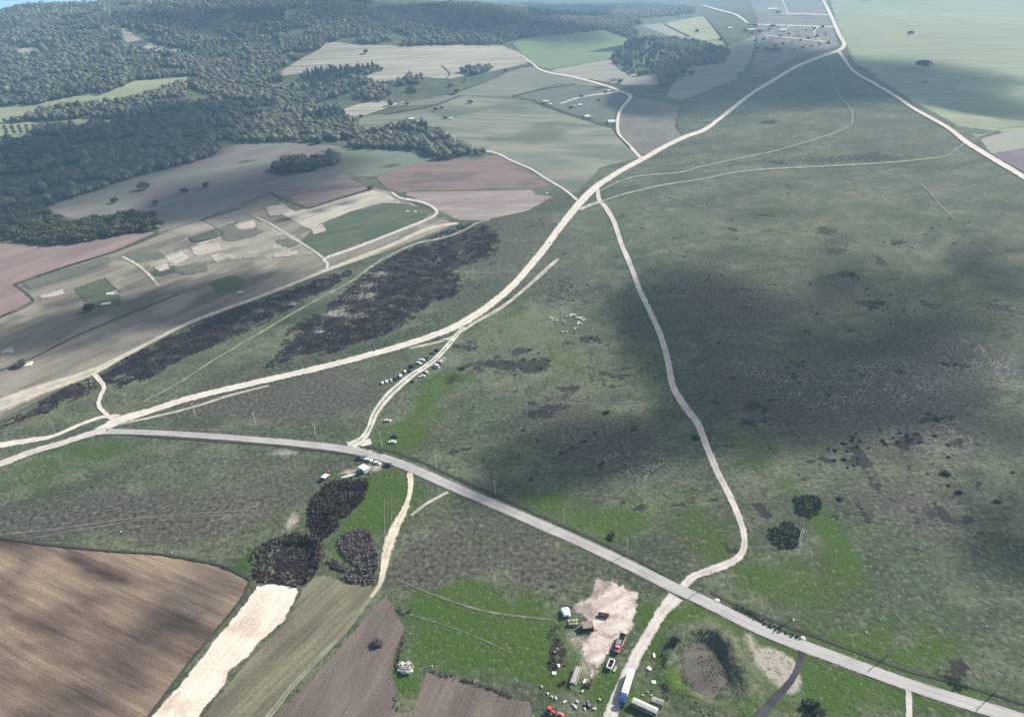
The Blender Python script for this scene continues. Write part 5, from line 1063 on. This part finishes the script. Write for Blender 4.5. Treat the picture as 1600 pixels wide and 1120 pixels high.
MB().box((7.2, 0, 3.5), (1.0, 2.0, .4), ry=.25).build("roof_spoiler", P_BLUE, cb)
for sy in (-1, 1): MB().box((8.75, sy * .95, .95), (.08, .4, .22)).build("headlight", M_LAMP, cb); MB().box((8.5, sy * 1.45, 2.5), (.1, .14, .6)).build("wing_mirror", P_DARK, cb)
add_wheels(o, [(x, s_ * 1.05, .5) for x in (-6.2, -4.9, -3.6, 5.0, 7.9) for s_ in (-1, 1)], WHT)
# tipper truck
p0, rz = T(968.3, 1008, (961, 1025))
o = empty("tipper_truck", p0, rz, label="tipper truck with a faded pink red cab and long open grey bed", cat="truck")
b = MB(); b.box((-1.4, 0, 1.3), (6.6, 2.4, .12)); b.box((-1.4, 1.2, 1.85), (6.6, .08, 1.1)).box((-1.4, -1.2, 1.85), (6.6, .08, 1.1)).box((1.9, 0, 2.0), (.08, 2.4, 1.4)).box((-4.7, 0, 1.85), (.08, 2.4, 1.1))
b.box((-1.4, 1.26, 2.4), (6.7, .14, .1)).box((-1.4, -1.26, 2.4), (6.7, .14, .1)); b.build("tipper_bed", M_STEEL, o)
MB().box((-3.2, 0, 1.42), (2.6, 2.2, .1)).blob((-3.6, .1, 1.5), (1.0, .8, .35), 3, .3).build("load", M_DARKW, o)
MB().box((0, .45, .95), (8.6, .16, .24)).box((0, -.45, .95), (8.6, .16, .24)).build("chassis", M_STEEL, o)
c = MB(); c.loft([[(x, -1.15, .8), (x, -1.15 + .08, z), (x, 1.15 - .08, z), (x, 1.15, .8)] for x, z in ((2.1, 2.45), (3.4, 2.5), (3.75, 1.75), (4.7, 1.6))]); cb = c.build("cab", P_RED, o, bevel=.05)
MB().box((3.62, 0, 2.12), (.06, 1.9, .66), ry=-.42).build("windscreen", M_GLASS, cb)
for sy in (-1, 1): MB().box((2.8, sy * 1.14, 2.05), (.8, .05, .55)).build("side_window", M_GLASS, cb); MB().box((4.72, sy * .85, 1.2), (.08, .3, .24)).build("headlight", M_LAMP, cb)
add_wheels(o, [(x, s_ * 1.0, .5) for x in (-3.6, -2.3, 3.7) for s_ in (-1, 1)], WHT)
# low trailer frame beside the tipper
p0, rz = T(978, 1007, (972, 1021)); o = empty("trailer_frame", p0, rz, label="bare dark trailer frame with one pale rail right beside the tipper truck", cat="trailer")
MB().box((0, .7, .8), (5, .12, .14)).box((0, -.7, .8), (5, .12, .14)).box((-2.2, 0, .8), (.12, 1.4, .12)).box((0, 0, .8), (.12, 1.4, .12)).box((2.2, 0, .8), (.12, 1.4, .12)).tube((2.4, 0, .8), (3.8, 0, .6), .06, .06, 6).build("frame", M_RUST, o)
MB().box((0, -.95, .95), (4.6, .08, .1)).build("side_rail", M_ROOFW, o); add_wheels(o, [(-1, .9, .4), (-1, -.9, .4), (1.2, .9, .4), (1.2, -.9, .4)])
# white open box body
p0, rz = T(954, 1040, (949.5, 1050)); o = empty("open_box_trailer", p0, rz, label="small trailer with low white side boards and dark inside beside the gravel lane", cat="trailer")
MB().box((0, 0, .75), (4.4, 2.1, .1)).build("floor", M_DARKW, o); MB().box((0, 1.08, 1.15), (4.5, .2, .8)).box((0, -1.08, 1.15), (4.5, .2, .8)).box((2.2, 0, 1.15), (.26, 2.1, .8)).box((-2.2, 0, 1.15), (.26, 2.1, .8)).build("side_boards", P_WHITE, o)
add_wheels(o, [(0, .85, .34), (0, -.85, .34)]); MB().tube((2.3, 0, .6), (3.6, 0, .5), .05, .05, 6).build("drawbar", M_RUST, o)
# flatbed with boards
p0, rz = T(899.3, 1058, (893.5, 1074)); o = empty("flatbed_trailer", p0, rz, label="long flatbed trailer loaded with grey boards, its side rails standing, in the yard grass", cat="trailer")
m_ = MB()
for k in range(5): m_.box((0, -.8 + k * .4, 1.5 + .02 * (k % 2)), (8.4 - .3 * (k % 3), .36, .16))
m_.build("boards", M_BOARD, o); MB().box((0, 0, 1.25), (8.6, 2.2, .14)).build("deck", M_RUST, o); MB().box((0, 1.45, 1.55), (9.4, .08, .12)).build("side_rail", M_ROOFW, o); MB().box((0, -1.3, 1.55), (9.0, .06, .1)).build("side_rail", M_BOARD, o)
MB().tube((4.2, .5, 1.1), (6.4, .1, .8), .07, .07, 6).tube((4.2, -.5, 1.1), (6.4, -.1, .8), .07, .07, 6).box((5.6, 0, .95), (.1, 1.2, .1)).build("drawbar", M_BOARD, o)
add_wheels(o, [(x, s_ * .9, .5) for x in (-3, -1.8, 3) for s_ in (-1, 1)], WHT)
# dark farm trailer in the bare yard
p0, rz = T(943, 963, (953, 965)); o = empty("farm_trailer", p0, rz, label="dark rusty low trailer standing alone on the pale bare yard", cat="trailer")
MB().box((0, 0, .8), (4.6, 1.7, .12)).box((0, .85, 1.05), (4.6, .07, .45)).box((0, -.85, 1.05), (4.6, .07, .45)).box((-2.3, 0, 1.05), (.07, 1.7, .45)).build("bed", M_DARKW, o); MB().blob((-.9, 0, .95), (1.1, .6, .28), 2, .3).blob((1.1, .1, .95), (.8, .5, .22), 4, .3).build("load", M_RUST, o)
add_wheels(o, [(x, s_ * .85, .34) for x in (-1.4, 1.4) for s_ in (-1, 1)])
# heap under white sheeting, hay stack, hut
o = empty("covered_heap", P3(884, 958.5), 0, label="heap wrapped in bright white sheeting at the corner of the yard", cat="heap"); m_ = MB(); q = random.Random(3)
for k in range(7): m_.blob((q.uniform(-1.3, 1.3), q.uniform(-1.5, 1.5), .9 + q.uniform(0, .5)), (q.uniform(.9, 1.4), q.uniform(.9, 1.4), q.uniform(.9, 1.3)), k, .12, 2)
m_.build("sheeting", M_TARP, o)
for k in range(5): a_ = k * 1.256; MB().tube((2.1 * math.cos(a_) - .1, 2.3 * math.sin(a_) - .18, .17), (2.1 * math.cos(a_) + .1, 2.3 * math.sin(a_) + .18, .17), .33, .33, 10).build("tyre_weight", M_TYRE, o)
q = random.Random(8); BALE = MB().box((0, 0, 0), (1.15, .8, .75)).mesh("hay_bale", M_HAY, .07); hc = P3(896, 974)
for k in range(20):
    lay = 0 if k < 11 else (1 if k < 17 else 2); x_ = (k % 4 - 1.5) * 1.2 + q.uniform(-.15, .15); y_ = ((k // 4) % 3 - 1) * .95 * (1 - .1 * lay) + q.uniform(-.15, .15)
    o = link("hay_bale", BALE, None, (hc.x + x_ * .85 - .2, hc.y + y_ * 1.3, hc.z + .38 + lay * .76), .5 + q.uniform(-.12, .12)); tagp(o, "greenish hay bale in the loose stack between the white heap and the brown roofed hut", "hay bale", "hay bales of the yard stack")
o = empty("open_shed", P3(919, 986), .12, label="small open fronted shed with a brown sheet roof and black interior", cat="shed")
MB().box((0, 1.6, 2.35), (5.0, 3.4, .1), rx=.16).build("roof", M_ROOFM, o); MB().box((0, 3.1, 1.25), (4.6, .12, 2.5)).box((-2.3, 1.4, 1.2), (.12, 3.4, 2.3)).box((2.3, 1.4, 1.2), (.12, 3.4, 2.3)).build("wall", M_DARKW, o)
for x in (-2.1, 0, 2.1): MB().tube((x, -.2, 0), (x, -.2, 2.1), .08, .07, 7).build("post", M_DARKW, o)
for k in range(4): MB().tube((-2.5 + k * 1.1, -1.4, 0), (-2.6 + k * 1.1, -1.3, 1.5), .06, .04, 6).build("post", M_BOARD, o)
# plank stacks / crates
def planks(px_, py_, tow, L_, n, lb, mat=M_ROOFW):
    p, r = T(px_, py_, tow); o = empty("plank_stack", p, r, label=lb, cat="stack of planks")
    for k in range(n): MB().box((rnd.uniform(-.15, .15), (k % 3 - 1) * .3, .12 + (k // 3) * .14), (L_ * rnd.uniform(.85, 1), .26, .1), rz=rnd.uniform(-.04, .04)).build("plank", mat, o)
planks(961, 1045.5, (956, 1056), 3.0, 6, "short stack of cream planks lying between the white trailer and the lane", M_HAY)
planks(913.5, 1064, (917, 1058), 2.2, 3, "two or three pale planks leaning in the scrap right of the flatbed")
planks(1022, 1024, (1023, 1030), 2.2, 5, "pale stakes heaped on the dark grass right of the gravel lane")
def pallet(px_, py_, lb):
    o = empty("pallet_stack", P3(px_, py_), rnd.uniform(0, 3), label=lb, cat="pallets")
    for k in range(3):
        m_ = MB()
        for j in range(5): m_.box((0, -.6 + j * .3, .12 + k * .16), (1.7, .16, .05))
        for j in (-.7, 0, .7): m_.box((j, 0, .06 + k * .16), (.12, 1.3, .07))
        m_.build("pallet", M_ROOFW, o, rz=k * .3)
pallet(1014.5, 1044.5, "pale slatted pallets on the dark grass, nearest the lorry"); pallet(1021.5, 1066, "pale slatted pallets further down the grass beside the lane"); pallet(866, 1052, "small pale slatted crate pile left of the flatbed")
def block(name, px_, py_, d, mat, lb, cat, group=None, rz=None, seed=0):
    o = MB().blob((0, 0, d[2] * .35), (d[0] / 2, d[1] / 2, d[2] * .6), seed, .3, 1).build(name, mat, None, P3(px_, py_), rnd.uniform(0, 3) if rz is None else rz); return tagp(o, lb, cat, group)
block("white_bag", 872, 1041, (1.5, 1.9, 1.3), M_TARP, "cream white bag at the yard's left edge beside a rusty plate", "bag"); block("white_stone", 937, 1093.5, (1.2, 1.1, .9), M_STONE, "white block at the foot of the yard track beside the lane", "stone")
block("white_stone", 910, 1080.5, (.9, 1.6, .9), M_STONE, "white upright block in the scrap below the flatbed", "stone")
for k, (a, b) in enumerate([(862.5, 1089), (868, 1091.5), (882, 1097), (895, 1101.5), (901.4, 1096.5), (899, 1104), (913.7, 1100.5), (913.7, 1107.5), (928, 1107.5), (856, 1083.5), (846, 1073)]):
    block("white_stone", a, b, (1.3 + .3 * (k % 3), 1.0 + .2 * (k % 2), .8), M_STONE, "whitish block, number %s in the ragged row counted from the left below the yard" % ["three","four","five","six","eight","seven","nine","ten","eleven","two","one"][k], "stone", "white blocks below the yard", seed=k)
for k, (a, b, lb) in enumerate([(1017.6, 1086.5, "bright white block above the short concrete shed"), (1004.5, 1086.5, "small white block left of the bright one above the sheds"), (1011, 1081, "small pale stone between the pallets and the concrete sheds"), (1120, 938.5, "large white slab at the roadside ditch right of the junction"), (1239, 968.5, "white stone heap at the foot of a pole on the green grass"), (1255, 997, "pale culvert head beside the asphalt road above the black ditch"),
    (1527, 981, "pair of whitish stones far right on the plain"), (1541, 979, "small whitish stone right of the pair on the far right plain"), (1360, 936, "white stone on the plain, topmost of the small group"), (1378, 945.5, "larger white stone in the small group on the plain"), (1375, 968, "white stone below the small group on the plain"), (1353, 988, "white stone lowest of the small group on the plain"), (1315, 939, "white stone on the green edge left of the small group"), (511, 830, "pale stone at the thicket edge beside the bright green strip"), (1003, 924, "white rubble at the top corner of the yard"), (1013, 929, "white rubble beside the lane mouth"),
    (854, 302, "pale pile on the tip of the striped field"), (640, 991, "small white stone at the tip of the tilled field"), (675, 1041, "small white stone at the corner above the grass wedge"), (268, 863, "tiny white stone on the grass above the ploughed field"), (189, 831, "tiny white stone on the grey grass at left")]):
    big = {3: 3.2, 5: 2.6, 4: 1.6, 16: 6}.get(k, 1.1); block("white_stone", a, b, (big, big * .7, .7), M_STONE, lb, "stone", seed=k + 30)
p0, rz = T(867, 1033, (874, 1036)); tagp(MB().box((0, 0, .25), (3.4, 1.3, .12)).box((0, .5, .4), (3.2, .12, .2)).build("rusty_plate", M_RUST, None, P3(878, 1038), .4), "rusty brown plate lying in the grass beside the cream bag", "metal sheet")
# scrap machinery
def scrap(px_, py_, sd, mat, lb, n=9, s_=1.0):
    q = random.Random(sd); o = empty("scrap_machine", P3(px_, py_), q.uniform(0, 3), label=lb, cat="farm machine")
    MB().box((0, 0, .7), (2.6 * s_, .9 * s_, .35)).box((.8 * s_, 0, 1.1), (.8 * s_, .8 * s_, .6)).build("frame", mat, o)
    m_ = MB()
    for k in range(n): a_ = Vector((q.uniform(-1.6, 1.6) * s_, q.uniform(-1, 1) * s_, q.uniform(.2, 1.2))); m_.tube(a_, a_ + Vector((q.uniform(-1.1, 1.1), q.uniform(-1.1, 1.1), q.uniform(-.2, .6))) * s_, .05, .05, 5)
    m_.build("tines", M_RUST if mat is not M_RUST else M_STEEL, o); add_wheels(o, [(-1 * s_, .6 * s_, .34), (-1 * s_, -.6 * s_, .34)])
scrap(879, 1068, 1, M_DARKW, "dark farm implement in the shade left of the flatbed", 14); scrap(917, 1072, 2, M_DARKW, "dark implement right of the flatbed", 12); scrap(869, 1018, 3, M_STEEL, "grey implement in the scrap line on the yard's left edge", 14); scrap(863, 1033, 4, M_DARKW, "dark implement below the grey one in the scrap line", 12); scrap(920, 1101, 5, M_STEEL, "grey scrap among the white blocks below the yard", 16); scrap(924, 1066, 7, M_RUST, "low rusty harrow on the grass near the yard track", 8, .8)
p0, rz = T(861, 1113, (868, 1117)); o = empty("red_tractor", p0, rz, label="bright red tractor at the bottom edge below the white blocks", cat="tractor")
MB().box((1.0, 0, 1.15), (1.9, .8, .7)).box((-.6, 0, .9), (1.6, .9, .4)).build("hood", P_RED2, o, bevel=.06); cb = MB().box((-.6, 0, 2.5), (1.5, 1.5, .12)).build("cab_roof", P_RED2, o, bevel=.03); MB().box((-.6, 0, 1.85), (1.3, 1.3, 1.15), taper=.95).build("cab_window", M_GLASS, o)
for s_ in (-1, 1): MB().box((-.9, s_ * .95, 1.5), (1.5, .45, .12)).build("mudguard", P_RED2, o)
WB = wheel_mesh(.8, .4); add_wheels(o, [(-.9, .95, .8), (-.9, -.95, .8)], WB); add_wheels(o, [(1.6, .75, .45), (1.6, -.75, .45)], WHT)
p0, rz = T(876, 1118, (884, 1121)); o = empty("red_implement", p0, rz, label="dull dark red implement standing right of the red tractor", cat="farm machine"); MB().box((0, 0, .9), (2.6, 1.2, .5)).box((0, 0, 1.3), (1.6, .8, .4)).build("hopper", P_RED, o); add_wheels(o, [(0, .8, .4), (0, -.8, .4)])
# concrete sheds
def longshed(p0, p1, w, h, lb, nm=4):
    a = P3(*p0); b = P3(*p1); c_ = (a + b) / 2; L_ = (b - a).length; r = math.atan2(b.y - a.y, b.x - a.x); o = empty("long_shed", c_, r, label=lb, cat="shed")
    wl = MB().box((0, 0, h / 2), (L_ - .3, w - .4, h)).build("wall", M_CONCD, o); m_ = MB(); m_.loft([[(x, -w / 2, h), (x, -w / 2, h + .15), (x, 0, h + .5), (x, w / 2, h + .15), (x, w / 2, h)] for x in (-L_ / 2, L_ / 2)]); m_.build("roof", M_CONC if nm > 3 else M_CONCD, o)
    for k in range(nm): MB().box((-L_ / 2 + (k + .5) * L_ / nm, -w / 2 + .19, h * .6), (.8, .06, .5)).build("window", M_GLASS, wl)
    MB().box((L_ / 2 - .14, 0, 1), (.06, .9, 2)).build("door", M_DOORW, o)
longshed((988, 1099), (1027, 1117), 2.6, 2.4, "long low shed with a pale grey roof at the bottom edge right of the lane", 5); longshed((1018, 1097), (1036, 1103.5), 2.4, 2.2, "shorter low shed with a grey roof above the long one", 3)
# trough at the shrub patch
a = P3(1254, 829); b = P3(1248, 854); c_ = (a + b) / 2; L_ = (b - a).length
o = empty("water_trough", c_, math.atan2(b.y - a.y, b.x - a.x), label="long narrow white trough lying along the edge of the dark shrub patch", cat="trough")
MB().box((0, .42, .35), (L_, .12, .7)).box((0, -.42, .35), (L_, .12, .7)).box((L_ / 2, 0, .35), (.12, .96, .7)).box((-L_ / 2, 0, .35), (.12, .96, .7)).box((0, 0, .12), (L_, .8, .2)).build("basin", M_STONE, o); MB().box((0, 0, .48), (L_ - .15, .72, .02)).build("water", M_GLASS, o); MB().box((-L_ / 2 - .3, 0, .5), (.5, .9, 1.0)).build("spout_block", M_CONCD, o)
# roadside camp: kiosk, awning, hut
p0, rz = T(569.5, 735.5, (577, 740)); o = empty("roadside_kiosk", p0, rz, label="flat white roofed kiosk on the dirt lay-by behind the stopped cars", cat="kiosk")
wl = MB().box((0, 0, 1.25), (4.8, 3.2, 2.5)).build("wall", M_WALLH, o); MB().box((0, 0, 2.6), (5.8, 4.2, .16)).build("roof", M_ROOFW, o); MB().box((1.7, -.8, 2.78), (.6, .5, .25)).build("roof_vent", M_STEEL, o)
MB().box((0, -1.63, 1.5), (2.2, .06, .9)).build("counter_window", M_GLASS, wl); MB().box((-1.7, -1.63, 1.0), (.8, .06, 1.95)).build("door", M_DOORW, wl)
p0, rz = T(580, 737, (576, 744)); o = empty("sales_table", p0, rz, label="long dark trestle table standing right of the white kiosk", cat="table"); MB().box((0, 0, .8), (5.2, .9, .08)).build("tabletop", M_STEEL, o)
for x in (-2.3, 0, 2.3):
    for y in (-.35, .35): MB().box((x, y, .38), (.08, .08, .76)).build("leg", M_DARKW, o)
for k in range(6): tagp(MB().box((0, 0, .15), (.55, .5, .3)).build("crate", (M_DARKW, M_STEEL, M_CONCD)[k % 3], None, p0 + Vector((math.cos(rz), math.sin(rz), 0)) * (-2.1 + k * .82) + Vector((0, 0, .84)), rz, bevel=.02), "small dark crate in the row on the trestle table", "crate", "crates on the trestle table")
p0, rz = T(509, 748, (513.5, 744)); o = empty("lean_to_shelter", p0, rz, label="small shelter with a bright cream sheet roof at the thicket's upper left", cat="shelter"); MB().box((0, 0, 2.1), (4.4, 3.0, .1), ry=.12).build("roof", M_ROOFW, o)
for x in (-1.8, 1.8):
    for y in (-1.2, 1.2): MB().tube((x, y, 0), (x, y, 2.1 - x * .12), .06, .05, 6).build("post", M_DARKW, o)
p0, rz = T(513, 740, (517, 739)); o = empty("red_cart", p0, rz, label="small red and black cart above the cream roofed shelter", cat="cart"); MB().box((.4, 0, 1.0), (1.4, 1.4, 1.0)).build("tub", P_RED2, o, bevel=.05); MB().box((-1.0, 0, .8), (1.2, 1.2, .9)).build("box", P_DARK, o, bevel=.05); add_wheels(o, [(0, .75, .34), (0, -.75, .34)])
p0, rz = T(545, 743.5, (558, 740)); tagp(MB().loft([[(x, -w, 0), (x, -w * .7, .25), (x, w * .7, .3), (x, w, 0)] for x, w in ((-4.5, .4), (-2, 1.1), (1, .9), (4.5, .3))]).build("rubble_bank", M_STONE, None, p0, rz), "low whitish bank of rubble between the shelter and the kiosk", "rubble")
# pale slabs in the left fields
for a, b, w_, d_, lb in [(38, 570.5, 11, 7, "pale rectangular slab in the left field beside a scrubby tree"), (376, 457, 5, 3, "small white slab at the corner of the dark green fenced plot"), (490, 358, 5, 4, "white slab at the left corner of the green plot"), (637, 330.5, 4, 3, "left of two small white blocks on the green plot"), (649, 331, 4, 3, "right of two small white blocks on the green plot"), (173, 459, 7, 5, "white rubble slab on the left fenced green plot"), (166, 475, 8, 5, "white rubble slab beside the round tree's plot")]:
    o = MB().box((0, 0, .35), (w_, d_, .7), rz=.3).box((w_ * .2, d_ * .35, .8), (w_ * .3, d_ * .3, .5), rz=.4).build("stone_slab", M_STONE, None, P3(a, b)); tagp(o, lb, "slab")
# farm buildings
def house(px_, py_, L_, w, h, rz, roof, lb, name="farm_house"):
    o = empty(name, P3(px_, py_), rz, label=lb, cat="house" if name == "farm_house" else "barn")
    wl = MB(); wl.box((0, 0, h / 2), (L_, w, h)); wl.loft([[(x, -w / 2, h), (x, w / 2, h), (x, 0, h + w * .30)] for x in (-L_ / 2, L_ / 2)]); wl = wl.build("wall", M_WALLH, o)
    e = .4; rf = MB()
    for s_ in (-1, 1): rf.add([(-L_ / 2 - e, s_ * (w / 2 + e), h - .15), (L_ / 2 + e, s_ * (w / 2 + e), h - .15), (L_ / 2 + e, 0, h + w * .30 + .1), (-L_ / 2 - e, 0, h + w * .30 + .1), (-L_ / 2 - e, s_ * (w / 2 + e), h + .02), (L_ / 2 + e, s_ * (w / 2 + e), h + .02), (L_ / 2 + e, 0, h + w * .30 + .28), (-L_ / 2 - e, 0, h + w * .30 + .28)], [(0, 1, 2, 3), (4, 5, 6, 7), (0, 1, 5, 4), (1, 2, 6, 5), (2, 3, 7, 6), (3, 0, 4, 7)])
    rf = rf.build("roof", roof, o)
    if name == "farm_house": MB().box((L_ * .25, w * .15, h + w * .3 + .3), (.7, .7, 1.2)).build("chimney", M_CONCD, rf)
    for s_ in (-1, 1):
        for x in (-.3, .3): MB().box((x * L_, s_ * (w / 2 + .02), h * .58), (1.1, .06, 1.0)).build("window", M_GLASS, wl)
    MB().box((0, -w / 2 - .03, 1.05), (1.1, .07, 2.1)).build("door", M_DOORW, wl)
for t in [(955, 193.5, 13, 10, 4, .1, M_ROOFW, "pale roofed barn beside the bend of the dirt road", "barn"), (917, 184.5, 10, 7, 3.2, .3, M_ROOFW, "pale farm house left of the barn along the lower plot edge", "farm_house"), (924, 185.5, 6, 5, 2.6, .3, M_CONCD, "grey outbuilding touching the pale farm house", "barn"), (898, 168, 11, 6, 3.2, .2, M_CONCD, "farm house among dark bushes in the middle of the allotments", "farm_house"), (906, 166, 7, 5, 2.8, .2, M_ROOFW, "small pale shed right of the allotment farm house", "barn"),
    (853, 161, 12, 7, 3.4, -.1, M_ROOFW, "white farm house on the left edge of the allotments", "farm_house"), (860, 164.5, 6, 5, 2.6, -.1, M_ROOFW, "small white shed right of the white farm house", "barn"), (836, 157, 7, 5, 2.8, 0, M_CONCD, "small grey house at the far left of the allotments", "farm_house"), (951, 143.5, 6, 5, 2.8, .2, M_ROOFW, "tiny white hut under bushes beside the upper lane", "barn"),
    (643, 188.5, 11, 7, 3.4, .1, M_ROOFW, "white farm house at the top of the wood tongue", "farm_house"), (655, 192, 9, 6, 2.4, .5, M_ROOFW, "long pale shed right of the white farm house by the wood", "barn"), (705, 187, 6, 5, 3, 0, M_ROOFW, "white hut in the hedge of the small square plot", "barn")]: house(*t)
for i, (a, b, L_, c_, lb) in enumerate([(1206, 16.5, 46, M_ROOFW, "long white hall at the far settlement, topmost"), (1226, 20.5, 16, M_ROOFW, "small white house at the lane crossing of the far settlement"), (1223, 49.5, 28, M_ROOFW, "white hall in the middle of the far settlement"), (1174, 49, 26, M_ROOFW, "white house at the tip of the far pale field"), (1231, 46, 14, M_ROOFW, "small pale house right of the middle white hall"), (1002, 10, 20, M_ROOFW, "white house in the far wood, leftmost"), (1034, 10, 16, M_ROOFW, "white house in the far wood, middle"), (1052, 11, 24, M_ROOFW, "white house in the far wood, rightmost"), (1247, 57, 16, M_CONCD, "grey house among the plots below the far settlement"), (1140, 46, 16, M_ROOFW, "small white house left of the far lane's end"), (1174, 1.5, 30, M_ROOFW, "white building at the top frame edge"), (1190, 2, 24, M_CONCD, "grey building right of the white one at the top frame edge")]):
    house(a, b, L_, L_ * .38, 5, .03 * i, c_, lb, "farm_house" if L_ < 25 else "barn")
for i, (a, b, w_, lb) in enumerate([(892, 170, 1.4, "dark bushes left of the allotment farm house"), (849, 163, 1.2, "dark bush left of the white farm house"), (908, 152, 1.6, "dark trees beside the allotment lane"), (935, 159, 1.2, "dark bush in the plot right of the lane"), (913, 185, 1.0, "dark bush at the corner of the lower farm house"), (950, 193.5, 1.1, "dark bush in the barn's shade"), (946, 146, 1.2, "dark trees beside the tiny white hut"), (695, 186, 1.6, "dark hedge trees left of the white hut"), (638, 189, 1.3, "dark trees left of the white farm house by the wood"), (1179, 42, 1.4, "dark trees above the tip house"), (1207, 43, 1.6, "dark trees left of the middle white hall"), (1216, 21, 1.6, "dark hedge trees by the far lane crossing"), (1164, 50.5, 1.6, "dark hedge trees left of the tip house"), (1186, 52, 1.5, "dark hedge trees right of the tip house"), (1200, 81, 2.0, "dark tree clump in the shaded far plot, left"), (1212, 80, 2.2, "dark tree clump in the shaded far plot, right")]):
    tree(a, b, 6 if b > 60 and b < 78 or b > 100 else 12, lb, var=i, wide=w_ * 1.2, group="trees round the far farms")
for i in range(46):
    a = 1170 + (i * 53 % 128); b = 40 + (i * 29 % 40); tree_ = bpy.data.objects.new("broadleaf_tree", VARD[i % 5][0]); COL.objects.link(tree_); tree_.location = P3(a, b); k = .45 + .3 * ((i * 7) % 5) / 4; tree_.scale = (k * 1.3, k * 1.3, k); tagp(tree_, "small tree or bush in the patchwork plots of the far settlement", "tree", "trees of the far settlement")
# sheep
SHM = MB().blob((0, 0, .62), (.55, .30, .32), 1, .07, 2).blob((.62, 0, .82), (.17, .11, .14), 2, .05, 1).tube((.4, 0, .68), (.58, 0, .8), .15, .11, 7)
for sx in (-.33, .33):
    for sy in (-.15, .15): SHM.tube((sx, sy, .02), (sx, sy, .5), .04, .06, 6)
SHM = SHM.mesh("sheep", M_WOOL, smooth=True); q = random.Random(12)
SHL = [(864, 498, 6, 1.6, 4), (883, 495, 6, 1.5, 6), (895, 493, 6, 1.8, 14), (904, 497, 6, 2.0, 14), (911, 500, 5, 1.6, 10), (905, 506, 8, 3, 16), (880, 502, 12, 3, 5), (882, 519, 6, 2, 5), (900, 513, 6, 2, 5), (872, 502, 4, 1.5, 3)]
for cx, cy, rx, ry, n in SHL:
    for i in range(n):
        o = link("sheep", SHM, None, P3(cx + q.gauss(0, .5) * rx, cy + q.gauss(0, .5) * ry), q.uniform(0, 6.28)); o.scale = (1.25, 1.25, 1.25); tagp(o, "pale sheep grazing in the loose arc shaped flock right of the dirt road", "sheep", "flock of sheep on the plain")
